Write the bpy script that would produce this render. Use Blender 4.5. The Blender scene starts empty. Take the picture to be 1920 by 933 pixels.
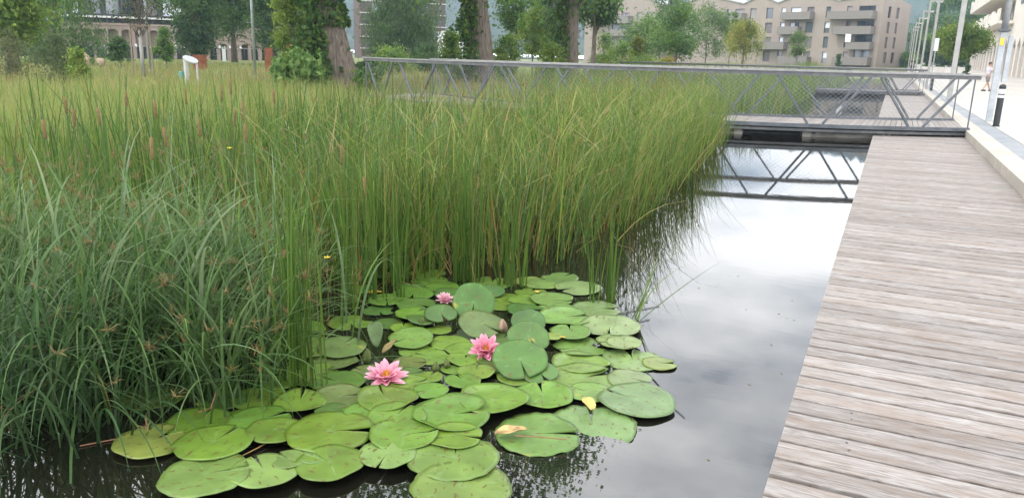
import bpy, bmesh, math, random
import numpy as np
from mathutils import Vector, Matrix
random.seed(7)
rng = np.random.default_rng(11)
S = bpy.context.scene
COL = S.collection
rad = math.radians

# ------------------------------------------------------------------ camera
F_PX, PITCH, ROLL, YAW, EYE = 1440.0, rad(14.1), rad(1.45), rad(25.5), 1.74
fw = np.array([-math.sin(YAW)*math.cos(PITCH), math.cos(YAW)*math.cos(PITCH), -math.sin(PITCH)])
r0 = np.array([math.cos(YAW), math.sin(YAW), 0.0]); u0 = np.cross(r0, fw)
CR = math.cos(ROLL)*r0 + math.sin(ROLL)*u0
CU = -math.sin(ROLL)*r0 + math.cos(ROLL)*u0
EYEP = np.array([0, 0, EYE])
cam_d = bpy.data.cameras.new('camera'); cam = bpy.data.objects.new('camera', cam_d); COL.objects.link(cam)
M = Matrix(((CR[0], CU[0], -fw[0], 0), (CR[1], CU[1], -fw[1], 0), (CR[2], CU[2], -fw[2], EYE), (0, 0, 0, 1)))
cam.matrix_world = M
cam_d.sensor_fit = 'HORIZONTAL'; cam_d.sensor_width = 36; cam_d.lens = F_PX/1920*36
cam_d.clip_start = 0.05; cam_d.clip_end = 5000
S.camera = cam

def ray(px, py): return fw + CR*(px-960)/F_PX - CU*(py-466.5)/F_PX
def W(px, py, z=0.0):
    d = ray(px, py); return EYEP + d*((z-EYE)/d[2])
def D(px, py, dist):
    d = ray(px, py); return EYEP + d*dist/math.hypot(d[0], d[1])
def depth(p): return float((np.array(p)-EYEP) @ fw)

# ------------------------------------------------------------------ world, sun, exposure
SUN_EL, SUN_AZ = rad(52), rad(215)      # azimuth clockwise from +Y: light comes from behind-left
wd = bpy.data.worlds.new('World'); S.world = wd; wd.use_nodes = True
nt = wd.node_tree; nt.nodes.clear()
def N(nt, t, **kw):
    n = nt.nodes.new(t)
    for k, v in kw.items():
        if k.startswith('i_'): n.inputs[k[2:].replace('_', ' ')].default_value = v
        else: setattr(n, k, v)
    return n
out = N(nt, 'ShaderNodeOutputWorld'); bg = N(nt, 'ShaderNodeBackground'); bg.inputs['Strength'].default_value = 0.12
sky = N(nt, 'ShaderNodeTexSky'); sky.sky_type = 'NISHITA'; sky.sun_disc = False
sky.sun_elevation = SUN_EL; sky.sun_rotation = SUN_AZ; sky.dust_density = 2.0
tc = N(nt, 'ShaderNodeTexCoord')
mp = N(nt, 'ShaderNodeMapping'); mp.inputs['Scale'].default_value = (1.3, 1.3, 3.4); mp.inputs['Location'].default_value = (0.3, 1.1, 0.2)
n1 = N(nt, 'ShaderNodeTexNoise'); n1.inputs['Scale'].default_value = 2.6; n1.inputs['Detail'].default_value = 6; n1.inputs['Roughness'].default_value = 0.5
n2 = N(nt, 'ShaderNodeTexNoise'); n2.inputs['Scale'].default_value = 1.5; n2.inputs['Detail'].default_value = 5
r1 = N(nt, 'ShaderNodeValToRGB'); r1.color_ramp.elements[0].position = 0.27; r1.color_ramp.elements[1].position = 0.42      # cloud cover
r2 = N(nt, 'ShaderNodeValToRGB')                                                                       # cloud brightness
r2.color_ramp.elements[0].position = 0.33; r2.color_ramp.elements[0].color = (5.6, 6.1, 7.0, 1)
r2.color_ramp.elements[1].position = 0.58; r2.color_ramp.elements[1].color = (15, 15, 15, 1)
mx = N(nt, 'ShaderNodeMix'); mx.data_type = 'RGBA'
L = nt.links.new
L(tc.outputs['Generated'], mp.inputs['Vector']); L(mp.outputs[0], n1.inputs['Vector']); L(mp.outputs[0], n2.inputs['Vector'])
L(n1.outputs['Fac'], r1.inputs['Fac']); L(n1.outputs['Fac'], r2.inputs['Fac'])
sx = N(nt, 'ShaderNodeSeparateXYZ'); gr = N(nt, 'ShaderNodeMapRange'); gr.inputs[1].default_value = .03; gr.inputs[2].default_value = .40; gr.inputs[3].default_value = 1.9; gr.inputs[4].default_value = 1.02
L(tc.outputs['Generated'], sx.inputs[0]); L(sx.outputs['Z'], gr.inputs[0])          # overcast brightens towards the horizon
cs_ = N(nt, 'ShaderNodeVectorMath', operation='SCALE'); L(r2.outputs['Color'], cs_.inputs[0]); L(gr.outputs[0], cs_.inputs['Scale'])
L(r1.outputs['Color'], mx.inputs[0]); L(sky.outputs[0], mx.inputs[6]); L(cs_.outputs[0], mx.inputs[7])
L(mx.outputs[2], bg.inputs['Color']); L(bg.outputs[0], out.inputs['Surface'])
sun_d = bpy.data.lights.new('sun', 'SUN'); sun_d.energy = 1.1; sun_d.angle = rad(14); sun_d.color = (1, .96, .9)
sun = bpy.data.objects.new('sun', sun_d); COL.objects.link(sun)
sv = Vector((math.sin(SUN_AZ)*math.cos(SUN_EL), math.cos(SUN_AZ)*math.cos(SUN_EL), math.sin(SUN_EL)))
sun.rotation_euler = sv.to_track_quat('Z', 'Y').to_euler()
S.view_settings.view_transform = 'Standard'; S.view_settings.look = 'None'
S.view_settings.exposure = 0.75; S.view_settings.gamma = 1.0; S.view_settings.use_curve_mapping = False
S.cycles.max_bounces = 8; S.cycles.diffuse_bounces = 5; S.cycles.glossy_bounces = 3; S.cycles.transmission_bounces = 4
S.cycles.volume_bounces = 0; S.cycles.transparent_max_bounces = 6; S.cycles.caustics_reflective = False; S.cycles.caustics_refractive = False
S.cycles.use_denoising = True

# ------------------------------------------------------------------ helpers
def tag(o, label=None, cat=None, group=None, kind=None):
    if label: o['label'] = label
    if cat: o['category'] = cat
    if group: o['group'] = group
    if kind: o['kind'] = kind
    return o
def wl(o):
    v = Vector((0, 0, 0))
    while o: v = v + o.location; o = o.parent
    return v
def thing(name, label, cat, loc=(0, 0, 0), group=None, rz=0.0):
    o = bpy.data.objects.new(name, None); COL.objects.link(o); o.location = loc; o.empty_display_size = .2
    o.rotation_euler = (0, 0, rz)
    return tag(o, label, cat, group)
def link_mesh(name, me, mat, parent=None):
    o = bpy.data.objects.new(name, me); COL.objects.link(o)
    if mat and not me.materials: me.materials.append(mat)
    if parent: o.parent = parent
    return o
class MB:
    """collects geometry for one mesh, in world coordinates (or local when built with local=True)"""
    def __init__(s): s.v = []; s.f = []
    def add(s, vs, fs):
        b = len(s.v); s.v += [tuple(map(float, p)) for p in vs]; s.f += [tuple(i+b for i in f) for f in fs]; return s
    def box(s, c, size, ax=None):
        c = np.array(c, float); h = np.array(size, float)/2
        ax = np.eye(3) if ax is None else np.array(ax, float)
        vs = [c + sx*h[0]*ax[0] + sy*h[1]*ax[1] + sz*h[2]*ax[2] for sx in (-1, 1) for sy in (-1, 1) for sz in (-1, 1)]
        return s.add(vs, [(0,1,3,2), (4,6,7,5), (0,4,5,1), (2,3,7,6), (0,2,6,4), (1,5,7,3)])
    def bar(s, a, b, w, h, up=(0, 0, 1)):
        a = np.array(a, float); b = np.array(b, float); d = b-a; ln = np.linalg.norm(d); d = d/ln
        u = np.array(up, float)
        if abs(d@u) > .98: u = np.array([1., 0, 0])
        s1 = np.cross(u, d); s1 /= np.linalg.norm(s1); s2 = np.cross(d, s1)
        return s.box((a+b)/2, (ln, w, h), (d, s1, s2))
    def tube(s, pts, r, n=8, cap=True):
        pts = [np.array(p, float) for p in pts]; m = len(pts)
        rs = r if hasattr(r, '__len__') else [r]*m
        vs = []; u = None
        for i, p in enumerate(pts):
            t = pts[min(i+1, m-1)] - pts[max(i-1, 0)]; t = t/(np.linalg.norm(t)+1e-9)
            if u is None:
                u = np.cross(t, (0, 0, 1.)) if abs(t[2]) < .95 else np.cross(t, (1., 0, 0))
            u = u - t*(u@t); u /= np.linalg.norm(u)+1e-9; w = np.cross(t, u)
            for k in range(n):
                a = 2*math.pi*k/n; vs.append(p + rs[i]*(math.cos(a)*u + math.sin(a)*w))
        fs = [(i*n+k, i*n+(k+1) % n, (i+1)*n+(k+1) % n, (i+1)*n+k) for i in range(m-1) for k in range(n)]
        if cap: fs += [tuple(range(n))[::-1], tuple((m-1)*n+k for k in range(n))]
        return s.add(vs, fs)
    def prism(s, poly, off):
        """polygon (list of 3D points) extruded by vector off"""
        n = len(poly); poly = [np.array(p, float) for p in poly]; off = np.array(off, float)
        return s.add(poly + [p+off for p in poly], [tuple(range(n))[::-1], tuple(range(n, 2*n))] + [(i, (i+1) % n, n+(i+1) % n, n+i) for i in range(n)])
    def quad(s, a, b, c, d): return s.add([a, b, c, d], [(0, 1, 2, 3)])
    def build(s, name, mat, parent=None, smooth=False, bevel=0, fix=True):
        me = bpy.data.meshes.new(name)
        o = wl(parent) if parent else Vector((0, 0, 0))
        me.from_pydata([(x-o.x, y-o.y, z-o.z) for x, y, z in s.v], [], s.f)
        if fix:
            bm = bmesh.new(); bm.from_mesh(me); bmesh.ops.recalc_face_normals(bm, faces=bm.faces); bm.to_mesh(me); bm.free()
        if smooth: me.polygons.foreach_set('use_smooth', [True]*len(me.polygons))
        ob = link_mesh(name, me, mat, parent)
        if bevel:
            b = ob.modifiers.new('bevel', 'BEVEL'); b.width = bevel; b.segments = 2; b.limit_method = 'ANGLE'
        return ob

# ------------------------------------------------------------------ materials
def mat(name, base=(.5, .5, .5), rough=.6, metal=0.0, spec=.5, coat=0):
    m = bpy.data.materials.new(name); m.use_nodes = True
    b = m.node_tree.nodes['Principled BSDF']
    b.inputs['Base Color'].default_value = (*base, 1); b.inputs['Roughness'].default_value = rough
    b.inputs['Metallic'].default_value = metal; b.inputs['Specular IOR Level'].default_value = spec
    return m
def noisy(name, c0, c1, scale=5, rough=.7, detail=6, stretch=(1, 1, 1), bump=0.0, lo=.35, hi=.65, metal=0, spec=.5, c2=None, scale2=.5):
    m = mat(name, c0, rough, metal, spec); t = m.node_tree; b = t.nodes['Principled BSDF']
    tcn = N(t, 'ShaderNodeTexCoord'); mpn = N(t, 'ShaderNodeMapping'); mpn.inputs['Scale'].default_value = stretch
    nz = N(t, 'ShaderNodeTexNoise'); nz.inputs['Scale'].default_value = scale; nz.inputs['Detail'].default_value = detail; nz.inputs['Roughness'].default_value = .6
    rp = N(t, 'ShaderNodeValToRGB'); rp.color_ramp.elements[0].position = lo; rp.color_ramp.elements[1].position = hi
    rp.color_ramp.elements[0].color = (*c0, 1); rp.color_ramp.elements[1].color = (*c1, 1)
    l = t.links.new
    l(tcn.outputs['Object'], mpn.inputs[0]); l(mpn.outputs[0], nz.inputs['Vector']); l(nz.outputs['Fac'], rp.inputs[0])
    if c2:
        nz2 = N(t, 'ShaderNodeTexNoise'); nz2.inputs['Scale'].default_value = scale2; nz2.inputs['Detail'].default_value = 5
        rp2 = N(t, 'ShaderNodeValToRGB'); rp2.color_ramp.elements[0].position = .42; rp2.color_ramp.elements[1].position = .62
        mxn = N(t, 'ShaderNodeMix'); mxn.data_type = 'RGBA'; mxn.inputs[7].default_value = (*c2, 1)
        l(tcn.outputs['Object'], nz2.inputs['Vector']); l(nz2.outputs['Fac'], rp2.inputs[0]); l(rp2.outputs[0], mxn.inputs[0]); l(rp.outputs[0], mxn.inputs[6])
        l(mxn.outputs[2], b.inputs['Base Color'])
    else: l(rp.outputs[0], b.inputs['Base Color'])
    if bump:
        bp = N(t, 'ShaderNodeBump'); bp.inputs['Strength'].default_value = bump; bp.inputs['Distance'].default_value = .05
        l(nz.outputs['Fac'], bp.inputs['Height']); l(bp.outputs[0], b.inputs['Normal'])
    return m
def leafmat(name, rough=.5, trans=.3, spec=.35):
    """foliage: colour per blade / leaf from the mesh attribute Col, some light passing through"""
    m = bpy.data.materials.new(name); m.use_nodes = True; t = m.node_tree; b = t.nodes['Principled BSDF']; o = t.nodes['Material Output']
    a = N(t, 'ShaderNodeAttribute'); a.attribute_name = 'Col'
    b.inputs['Roughness'].default_value = rough; b.inputs['Specular IOR Level'].default_value = spec
    tr = N(t, 'ShaderNodeBsdfTranslucent'); ms = N(t, 'ShaderNodeMixShader'); ms.inputs[0].default_value = trans
    l = t.links.new
    l(a.outputs['Color'], b.inputs['Base Color']); l(a.outputs['Color'], tr.inputs['Color'])
    l(b.outputs[0], ms.inputs[1]); l(tr.outputs[0], ms.inputs[2]); l(ms.outputs[0], o.inputs['Surface'])
    return m
M_BLADE = leafmat('reed_blade', .45, .45, .25); M_LEAF = leafmat('tree_leaf', .55, .45, .2)
M_STEEL = noisy('galvanised_steel', (.085, .093, .105), (.14, .148, .16), 3, .5, metal=.3)
M_RAIL = noisy('weathered_rail', (.09, .09, .095), (.15, .15, .15), 4, .55, stretch=(1, 1, 1))
M_DKSTEEL = noisy('dark_steel', (.06, .065, .07), (.12, .12, .12), 4, .6)
M_CONC = noisy('concrete', (.40, .36, .31), (.48, .44, .385), 3.5, .85, bump=.05, c2=(.36, .325, .28), scale2=.7)
M_DKCONC = noisy('wet_concrete', (.06, .06, .055), (.12, .115, .10), 3, .6)
M_SLATE = noisy('slate_strip', (.17, .185, .20), (.24, .25, .27), 6, .7, c2=(.28, .29, .30))
M_BARK = noisy('bark', (.075, .058, .045), (.27, .215, .17), 3.0, .9, stretch=(5, 5, .7), bump=.9, lo=.3, hi=.7)
M_WOODSTAKE = noisy('stake_wood', (.22, .16, .11), (.33, .26, .19), 6, .85, stretch=(4, 4, .6))
M_BLACK = mat('black_paint', (.02, .022, .025), .45)
M_WHITE = mat('white_paint', (.8, .8, .8), .5)
M_HUSK = noisy('cattail_brown', (.15, .10, .04), (.22, .15, .06), 40, .9)

# ------------------------------------------------------------------ plant generators
def set_col(me, cols):
    a = me.color_attributes.new('Col', 'FLOAT_COLOR', 'POINT')
    c = np.ones((len(cols), 4), np.float32); c[:, :3] = cols
    a.data.foreach_set('color', c.ravel())
def mesh_np(name, verts, faces, cols=None, smooth=False):
    verts = np.asarray(verts, np.float32); faces = np.asarray(faces, np.int32)
    me = bpy.data.meshes.new(name)
    nv, nf, k = len(verts), len(faces), faces.shape[1]
    me.vertices.add(nv); me.vertices.foreach_set('co', verts.ravel())
    me.loops.add(nf*k); me.loops.foreach_set('vertex_index', faces.ravel())
    me.polygons.add(nf); me.polygons.foreach_set('loop_start', np.arange(0, nf*k, k, dtype=np.int32))
    me.polygons.foreach_set('loop_total', np.full(nf, k, np.int32))
    if smooth: me.polygons.foreach_set('use_smooth', np.ones(nf, bool))
    me.update(calc_edges=True)
    if cols is not None: set_col(me, cols)
    return me
def U(n, a, b): return rng.uniform(a, b, n)
def blade_geo(base, Ln, w, az, th0, kap, c0, c1, K=6, pw=1.0, jit=.9):
    """bent tapering ribbons. th0: lean from vertical at the root, kap: extra lean gained by the tip"""
    n = len(base); t = np.linspace(0, 1, K+1)
    th = th0[:, None] + kap[:, None]*t[None, :]**1.6
    ds = (Ln/K)[:, None]
    thm = (th[:, 1:]+th[:, :-1])/2
    h = np.concatenate([np.zeros((n, 1)), np.cumsum(np.sin(thm)*ds, 1)], 1)
    z = np.concatenate([np.zeros((n, 1)), np.cumsum(np.cos(thm)*ds, 1)], 1)
    ca, sa = np.cos(az)[:, None], np.sin(az)[:, None]
    P = np.stack([base[:, 0:1]+h*ca, base[:, 1:2]+h*sa, base[:, 2:3]+z], 2)
    aw = az + math.pi/2 + rng.uniform(-jit, jit, n)
    A = np.stack([np.cos(aw), np.sin(aw), np.zeros(n)], 1)
    wt = np.clip((1-t)*2.2, 0.04, 1)**pw
    wd_ = (w[:, None]*wt[None, :])[:, :, None]/2
    V = np.stack([P - A[:, None, :]*wd_, P + A[:, None, :]*wd_], 2)      # n,K+1,2,3
    C = c0[:, None, :]*(1-t)[None, :, None] + c1[:, None, :]*t[None, :, None]
    C = np.repeat(C[:, :, None, :], 2, 2)
    idx = (np.arange(n)*(K+1)*2)[:, None]
    k = (np.arange(K)*2)[None, :]
    F = np.stack([idx+k, idx+k+1, idx+k+3, idx+k+2], 2).reshape(-1, 4)
    return V.reshape(-1, 3), F, C.reshape(-1, 3), P
def merge(*geos):
    vs, fs, cs, o = [], [], [], 0
    for g in geos:
        vs.append(g[0]); fs.append(g[1]+o); cs.append(g[2]); o += len(g[0])
    return np.concatenate(vs), np.concatenate(fs), np.concatenate(cs)
def mixcol(n, cols, wts, jit=.18):
    cols = np.array(cols); i = rng.choice(len(cols), n, p=np.array(wts)/sum(wts))
    return np.clip(cols[i]*rng.uniform(1-jit, 1+jit, (n, 1))*rng.uniform(.93, 1.07, (n, 3)), 0.004, 1)
def leaf_geo(cen, size, col, flat=.35, asp=.55, dirs=None):
    n = len(cen)
    a = rng.normal(size=(n, 3)) if dirs is None else dirs + rng.normal(size=(n, 3))*.45
    a[:, 2] -= .25; a /= np.linalg.norm(a, axis=1)[:, None]
    b = rng.normal(size=(n, 3)); b -= a*(b*a).sum(1)[:, None]; b /= np.linalg.norm(b, axis=1)[:, None]
    s = size[:, None]
    up = np.cross(a, b)*s*.12
    V = np.stack([cen-a*s*.5, cen-b*s*asp*.5+up, cen+a*s*.5, cen+b*s*asp*.5+up], 1).reshape(-1, 3)
    F = (np.arange(n)*4)[:, None] + np.arange(4)[None, :]
    return V, F, np.repeat(col, 4, 0)
def ground_z(x, y):
    x = np.asarray(x, float); y = np.asarray(y, float)
    rise = 0.0125*np.clip(y-62, 0, 230)*np.clip((x+62)/30, 0, 1)
    bank = np.clip((-x-8.2)/1.6, 0, 1)
    left = -0.55 + 0.75*(bank*bank*(3-2*bank))
    z = np.where(x < -6, left, np.where(x < 2.6, -0.6, 0.22))
    return z + rise
# ------------------------------------------------------------------ setting: ground, water, boardwalk, kerb, plaza, hills
xs = np.unique(np.concatenate([np.linspace(-900, -80, 42), np.linspace(-80, -12, 60), np.linspace(-12, -6, 25), [-5.99, 2.59, 2.61], np.linspace(3, 60, 20), np.linspace(60, 700, 20)]))
ys = np.unique(np.concatenate([np.linspace(-120, -10, 12), np.linspace(-10, 60, 70), np.linspace(60, 140, 40), [134.9, 135.1], np.linspace(140, 1200, 40)]))
gx, gy = np.meshgrid(xs, ys); gz = ground_z(gx, gy)
canal = (gx > -6) & (gx < 2.6) & (gy > 135)
gz = np.where(canal, .2 + .0125*np.clip(gy-62, 0, 230), gz)
gz += np.where(gx < -11, (np.sin(gx*.9+gy*.35)*.04 + np.sin(gy*.7-gx*.3)*.04), 0)
nx_, ny_ = len(xs), len(ys)
ii = (np.arange(ny_-1)[:, None]*nx_ + np.arange(nx_-1)[None, :]).ravel()
M_GROUND = noisy('meadow_ground', (.10, .13, .035), (.22, .20, .075), .9, .95, bump=.3, c2=(.12, .17, .04), scale2=.12)
g = link_mesh('ground', mesh_np('ground', np.stack([gx.ravel(), gy.ravel(), gz.ravel()], 1), np.stack([ii, ii+1, ii+1+nx_, ii+nx_], 1), smooth=True), M_GROUND)
tag(g, 'meadow ground rising gently towards the buildings', kind='structure')

def water_mat():
    m = bpy.data.materials.new('pond_water'); m.use_nodes = True; t = m.node_tree; b = t.nodes['Principled BSDF']; o = t.nodes['Material Output']
    tcn = N(t, 'ShaderNodeTexCoord'); l = t.links.new
    nz = N(t, 'ShaderNodeTexNoise'); nz.inputs['Scale'].default_value = 1.7; nz.inputs['Detail'].default_value = 4
    rp = N(t, 'ShaderNodeValToRGB'); rp.color_ramp.elements[0].color = (.004, .005, .004, 1); rp.color_ramp.elements[1].color = (.014, .012, .008, 1)
    l(tcn.outputs['Object'], nz.inputs['Vector']); l(nz.outputs['Fac'], rp.inputs[0]); l(rp.outputs[0], b.inputs['Base Color'])
    b.inputs['Roughness'].default_value = .5; b.inputs['Specular IOR Level'].default_value = 0
    mpn = N(t, 'ShaderNodeMapping'); mpn.inputs['Scale'].default_value = (3.0, 9.0, 1); mpn.inputs['Rotation'].default_value = (0, 0, .25)
    w = N(t, 'ShaderNodeTexNoise'); w.inputs['Scale'].default_value = 1.0; w.inputs['Detail'].default_value = 3
    bp = N(t, 'ShaderNodeBump'); bp.inputs['Strength'].default_value = .02; bp.inputs['Distance'].default_value = .012
    l(tcn.outputs['Object'], mpn.inputs[0]); l(mpn.outputs[0], w.inputs['Vector']); l(w.outputs['Fac'], bp.inputs['Height'])
    gl = N(t, 'ShaderNodeBsdfGlossy'); gl.inputs['Roughness'].default_value = .012; l(bp.outputs[0], gl.inputs['Normal'])
    fr = N(t, 'ShaderNodeFresnel'); fr.inputs['IOR'].default_value = 2.6; l(bp.outputs[0], fr.inputs['Normal'])
    ms = N(t, 'ShaderNodeMixShader'); l(fr.outputs[0], ms.inputs[0]); l(b.outputs[0], ms.inputs[1]); l(gl.outputs[0], ms.inputs[2]); l(ms.outputs[0], o.inputs['Surface'])
    return m
w_ = MB().add([(-13, -12, 0), (1.7, -12, 0), (1.7, 134, 0), (-13, 134, 0)], [(0, 1, 2, 3)]).build('water', water_mat())
tag(w_, 'still dark pond water mirroring the clouds', kind='structure')

# boardwalk: single planks with gaps
def board_mat(name, light, brown):
    m = mat(name, light, .75, spec=.3); t = m.node_tree; b = t.nodes['Principled BSDF']; l = t.links.new
    tcn = N(t, 'ShaderNodeTexCoord'); at = N(t, 'ShaderNodeAttribute'); at.attribute_name = 'Rnd'
    cb = N(t, 'ShaderNodeCombineXYZ'); ad = N(t, 'ShaderNodeVectorMath', operation='ADD'); sc_ = N(t, 'ShaderNodeMath', operation='MULTIPLY'); sc_.inputs[1].default_value = 37.0
    l(at.outputs['Fac'], sc_.inputs[0]); l(sc_.outputs[0], cb.inputs[0]); l(sc_.outputs[0], cb.inputs[2])
    l(tcn.outputs['Object'], ad.inputs[0]); l(cb.outputs[0], ad.inputs[1])
    def nz(scale, st, lo, hi, det=7, dist=0.0):
        mpn = N(t, 'ShaderNodeMapping'); mpn.inputs['Scale'].default_value = st; l(ad.outputs[0], mpn.inputs[0])
        n = N(t, 'ShaderNodeTexNoise'); n.inputs['Scale'].default_value = scale; n.inputs['Detail'].default_value = det; n.inputs['Roughness'].default_value = .62; n.inputs['Distortion'].default_value = dist
        l(mpn.outputs[0], n.inputs['Vector'])
        r = N(t, 'ShaderNodeValToRGB'); r.color_ramp.elements[0].position = lo; r.color_ramp.elements[1].position = hi; l(n.outputs['Fac'], r.inputs[0]); return n, r
    g1, ga = nz(1.0, (5.5, 60, 10), .36, .62, 8, 1.2)      # fine grain
    g2, gb = nz(1.0, (1.6, 9, 3), .42, .64, 5)            # broad brown streaks
    g3, gc = nz(1.0, (7.0, 120, 20), .57, .66, 4)          # dark checks
    c1 = N(t, 'ShaderNodeMix'); c1.data_type = 'RGBA'; c1.inputs[6].default_value = (*brown, 1); c1.inputs[7].default_value = (*light, 1); l(ga.outputs[0], c1.inputs[0])
    c2 = N(t, 'ShaderNodeMix'); c2.data_type = 'RGBA'; c2.inputs[7].default_value = (brown[0]*1.12, brown[1]*.98, brown[2]*.86, 1); l(c1.outputs[2], c2.inputs[6])
    f2 = N(t, 'ShaderNodeMath', operation='MULTIPLY'); f2.inputs[1].default_value = .62; l(gb.outputs[0], f2.inputs[0]); l(f2.outputs[0], c2.inputs[0])
    c3 = N(t, 'ShaderNodeMix'); c3.data_type = 'RGBA'; c3.inputs[7].default_value = (.10, .08, .065, 1); l(c2.outputs[2], c3.inputs[6])
    f3 = N(t, 'ShaderNodeMath', operation='MULTIPLY'); f3.inputs[1].default_value = .6; l(gc.outputs[0], f3.inputs[0]); l(f3.outputs[0], c3.inputs[0])
    vr = N(t, 'ShaderNodeMapRange'); vr.inputs[3].default_value = .78; vr.inputs[4].default_value = 1.08; l(at.outputs['Fac'], vr.inputs[0])
    # knots
    mk = N(t, 'ShaderNodeMapping'); mk.inputs['Scale'].default_value = (2.3, 6.2, 1); l(ad.outputs[0], mk.inputs[0])
    vo = N(t, 'ShaderNodeTexVoronoi'); vo.inputs['Scale'].default_value = 1.0; l(mk.outputs[0], vo.inputs['Vector'])
    rk = N(t, 'ShaderNodeValToRGB'); rk.color_ramp.elements[0].position = .05; rk.color_ramp.elements[0].color = (1, 1, 1, 1); rk.color_ramp.elements[1].position = .10; rk.color_ramp.elements[1].color = (0, 0, 0, 1)
    l(vo.outputs['Distance'], rk.inputs[0])
    c4 = N(t, 'ShaderNodeMix'); c4.data_type = 'RGBA'; c4.inputs[7].default_value = (.16, .115, .085, 1); l(c3.outputs[2], c4.inputs[6])
    f4 = N(t, 'ShaderNodeMath', operation='MULTIPLY'); f4.inputs[1].default_value = .6; l(rk.outputs[0], f4.inputs[0]); l(f4.outputs[0], c4.inputs[0])
    ml = N(t, 'ShaderNodeVectorMath', operation='SCALE'); l(c4.outputs[2], ml.inputs[0]); l(vr.outputs[0], ml.inputs['Scale']); l(ml.outputs[0], b.inputs['Base Color'])
    bp = N(t, 'ShaderNodeBump'); bp.inputs['Strength'].default_value = .35; bp.inputs['Distance'].default_value = .01; l(g1.outputs['Fac'], bp.inputs['Height']); l(bp.outputs[0], b.inputs['Normal'])
    return m
M_BOARD = board_mat('weathered_boards', (.385, .36, .346), (.20, .172, .153))
def planks(mb, rnds, y0, y1, x0, x1, z, pitch, gap, th=.035):
    y = y0
    while y < y1:
        gp = gap*rng.uniform(.55, 1.5); a, b = y+gp/2, y+pitch-gp/2; c = .004; e = rng.uniform(-.0015, .0015); dz = rng.uniform(-.001, .001)
        prof = [(a, z-th), (b, z-th), (b, z-c+dz), (b-c, z+dz), (a+c, z+dz), (a, z-c+dz)]
        mb.prism([(x0+e, p, q) for p, q in prof], (x1-x0-e, 0, 0)); rnds += [rng.uniform()]*12; y += pitch
mb, rnds = MB(), []
planks(mb, rnds, .2, 20.8, -.25, 1.742, .09, .1675, .024)
planks(mb, rnds, 20.8, 50, -.25, 1.742, .09, .1675, .009)
planks(mb, rnds, 50, 122, -.25, 1.742, .09, .335, .012)
bw = mb.build('boardwalk', M_BOARD)
a = bw.data.attributes.new('Rnd', 'FLOAT', 'POINT'); a.data.foreach_set('value', np.array(rnds, np.float32))
tag(bw, 'weathered grey timber boardwalk along the water', kind='structure')
jo = MB()
for x in (-.19, .45, 1.1, 1.68): jo.box((x, 61, -.05), (.08, 121.6, .19))
sc2 = MB()
for k in range(3, 22):
    if rng.uniform() < .45: continue
    yk = .2+(k+.5)*.1675
    for x in (.03, 1.66):
        for dy in (-.035, .035): sc2.tube([(x+rng.normal()*.008, yk+dy, .0895), (x+rng.normal()*.008, yk+dy, .0918)], .0034, 6)
tag(sc2.build('boardwalk_screws', mat('screw_steel', (.09, .08, .075), .5, .6)), 'dark screw heads in the boardwalk planks', kind='structure')
tag(jo.build('boardwalk_joists', mat('gap_shade_timber', (.05, .04, .03), .8)), 'dark joists under the boardwalk', kind='structure')  # joist colour kept dark to put shade into the plank gaps

def strip(name, x0, x1, y0, y1, h, m, dz=.0, z0=-.5, seg=3.0, label=None, joint=0.0):
    b = MB(); n = max(1, int(round((y1-y0)/seg)))
    yy = np.linspace(y0, y1, n+1)
    for i in range(n):
        za = h + .0125*max(0, yy[i]-62); zb = h + .0125*max(0, yy[i+1]-62); ya, yb = yy[i]+joint, yy[i+1]-joint
        b.add([(x0, ya, z0), (x1, ya, z0), (x1, yb, z0), (x0, yb, z0), (x0, ya, za), (x1, ya, za), (x1, yb, zb), (x0, yb, zb)],
              [(0, 1, 2, 3), (4, 5, 6, 7), (0, 1, 5, 4), (1, 2, 6, 5), (2, 3, 7, 6), (3, 0, 4, 7)])
    o = b.build(name, m, bevel=(.008 if joint else 0)); tag(o, label, kind='structure'); return o
strip('kerb', 1.75, 2.13, -2, 125, .27, M_CONC, label='pale concrete kerb beside the boardwalk', joint=.0015)
strip('paving_strip', 2.134, 2.52, -2, 165, .262, M_SLATE, label='grey slate strip between kerb and plaza', seg=1.2, joint=.002)
def plaza_mat():
    m = mat('plaza_paving', (.6, .57, .52), .85); t = m.node_tree; b = t.nodes['Principled BSDF']; l = t.links.new
    tcn = N(t, 'ShaderNodeTexCoord'); br = N(t, 'ShaderNodeTexBrick'); br.inputs['Scale'].default_value = 1.0
    br.inputs['Brick Width'].default_value = 1.2; br.inputs['Row Height'].default_value = .6; br.inputs['Mortar Size'].default_value = .008
    br.inputs['Color1'].default_value = (.55, .52, .475, 1); br.inputs['Color2'].default_value = (.47, .445, .41, 1); br.inputs['Mortar'].default_value = (.34, .32, .29, 1)
    nz = N(t, 'ShaderNodeTexNoise'); nz.inputs['Scale'].default_value = .55; nz.inputs['Detail'].default_value = 7
    rp = N(t, 'ShaderNodeValToRGB'); rp.color_ramp.elements[0].position = .3; rp.color_ramp.elements[0].color = (.80, .79, .78, 1); rp.color_ramp.elements[1].position = .65; rp.color_ramp.elements[1].color = (1, 1, 1, 1)
    mm = N(t, 'ShaderNodeMix'); mm.data_type = 'RGBA'; mm.blend_type = 'MULTIPLY'; mm.inputs[0].default_value = 1
    l(tcn.outputs['Object'], br.inputs['Vector']); l(tcn.outputs['Object'], nz.inputs['Vector']); l(nz.outputs['Fac'], rp.inputs[0])
    l(br.outputs['Color'], mm.inputs[6]); l(rp.outputs[0], mm.inputs[7]); l(mm.outputs[2], b.inputs['Base Color']); return m
strip('plaza', 2.524, 60, -6, 260, .27, plaza_mat(), label='pale slab paved plaza', seg=4.0)
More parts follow.
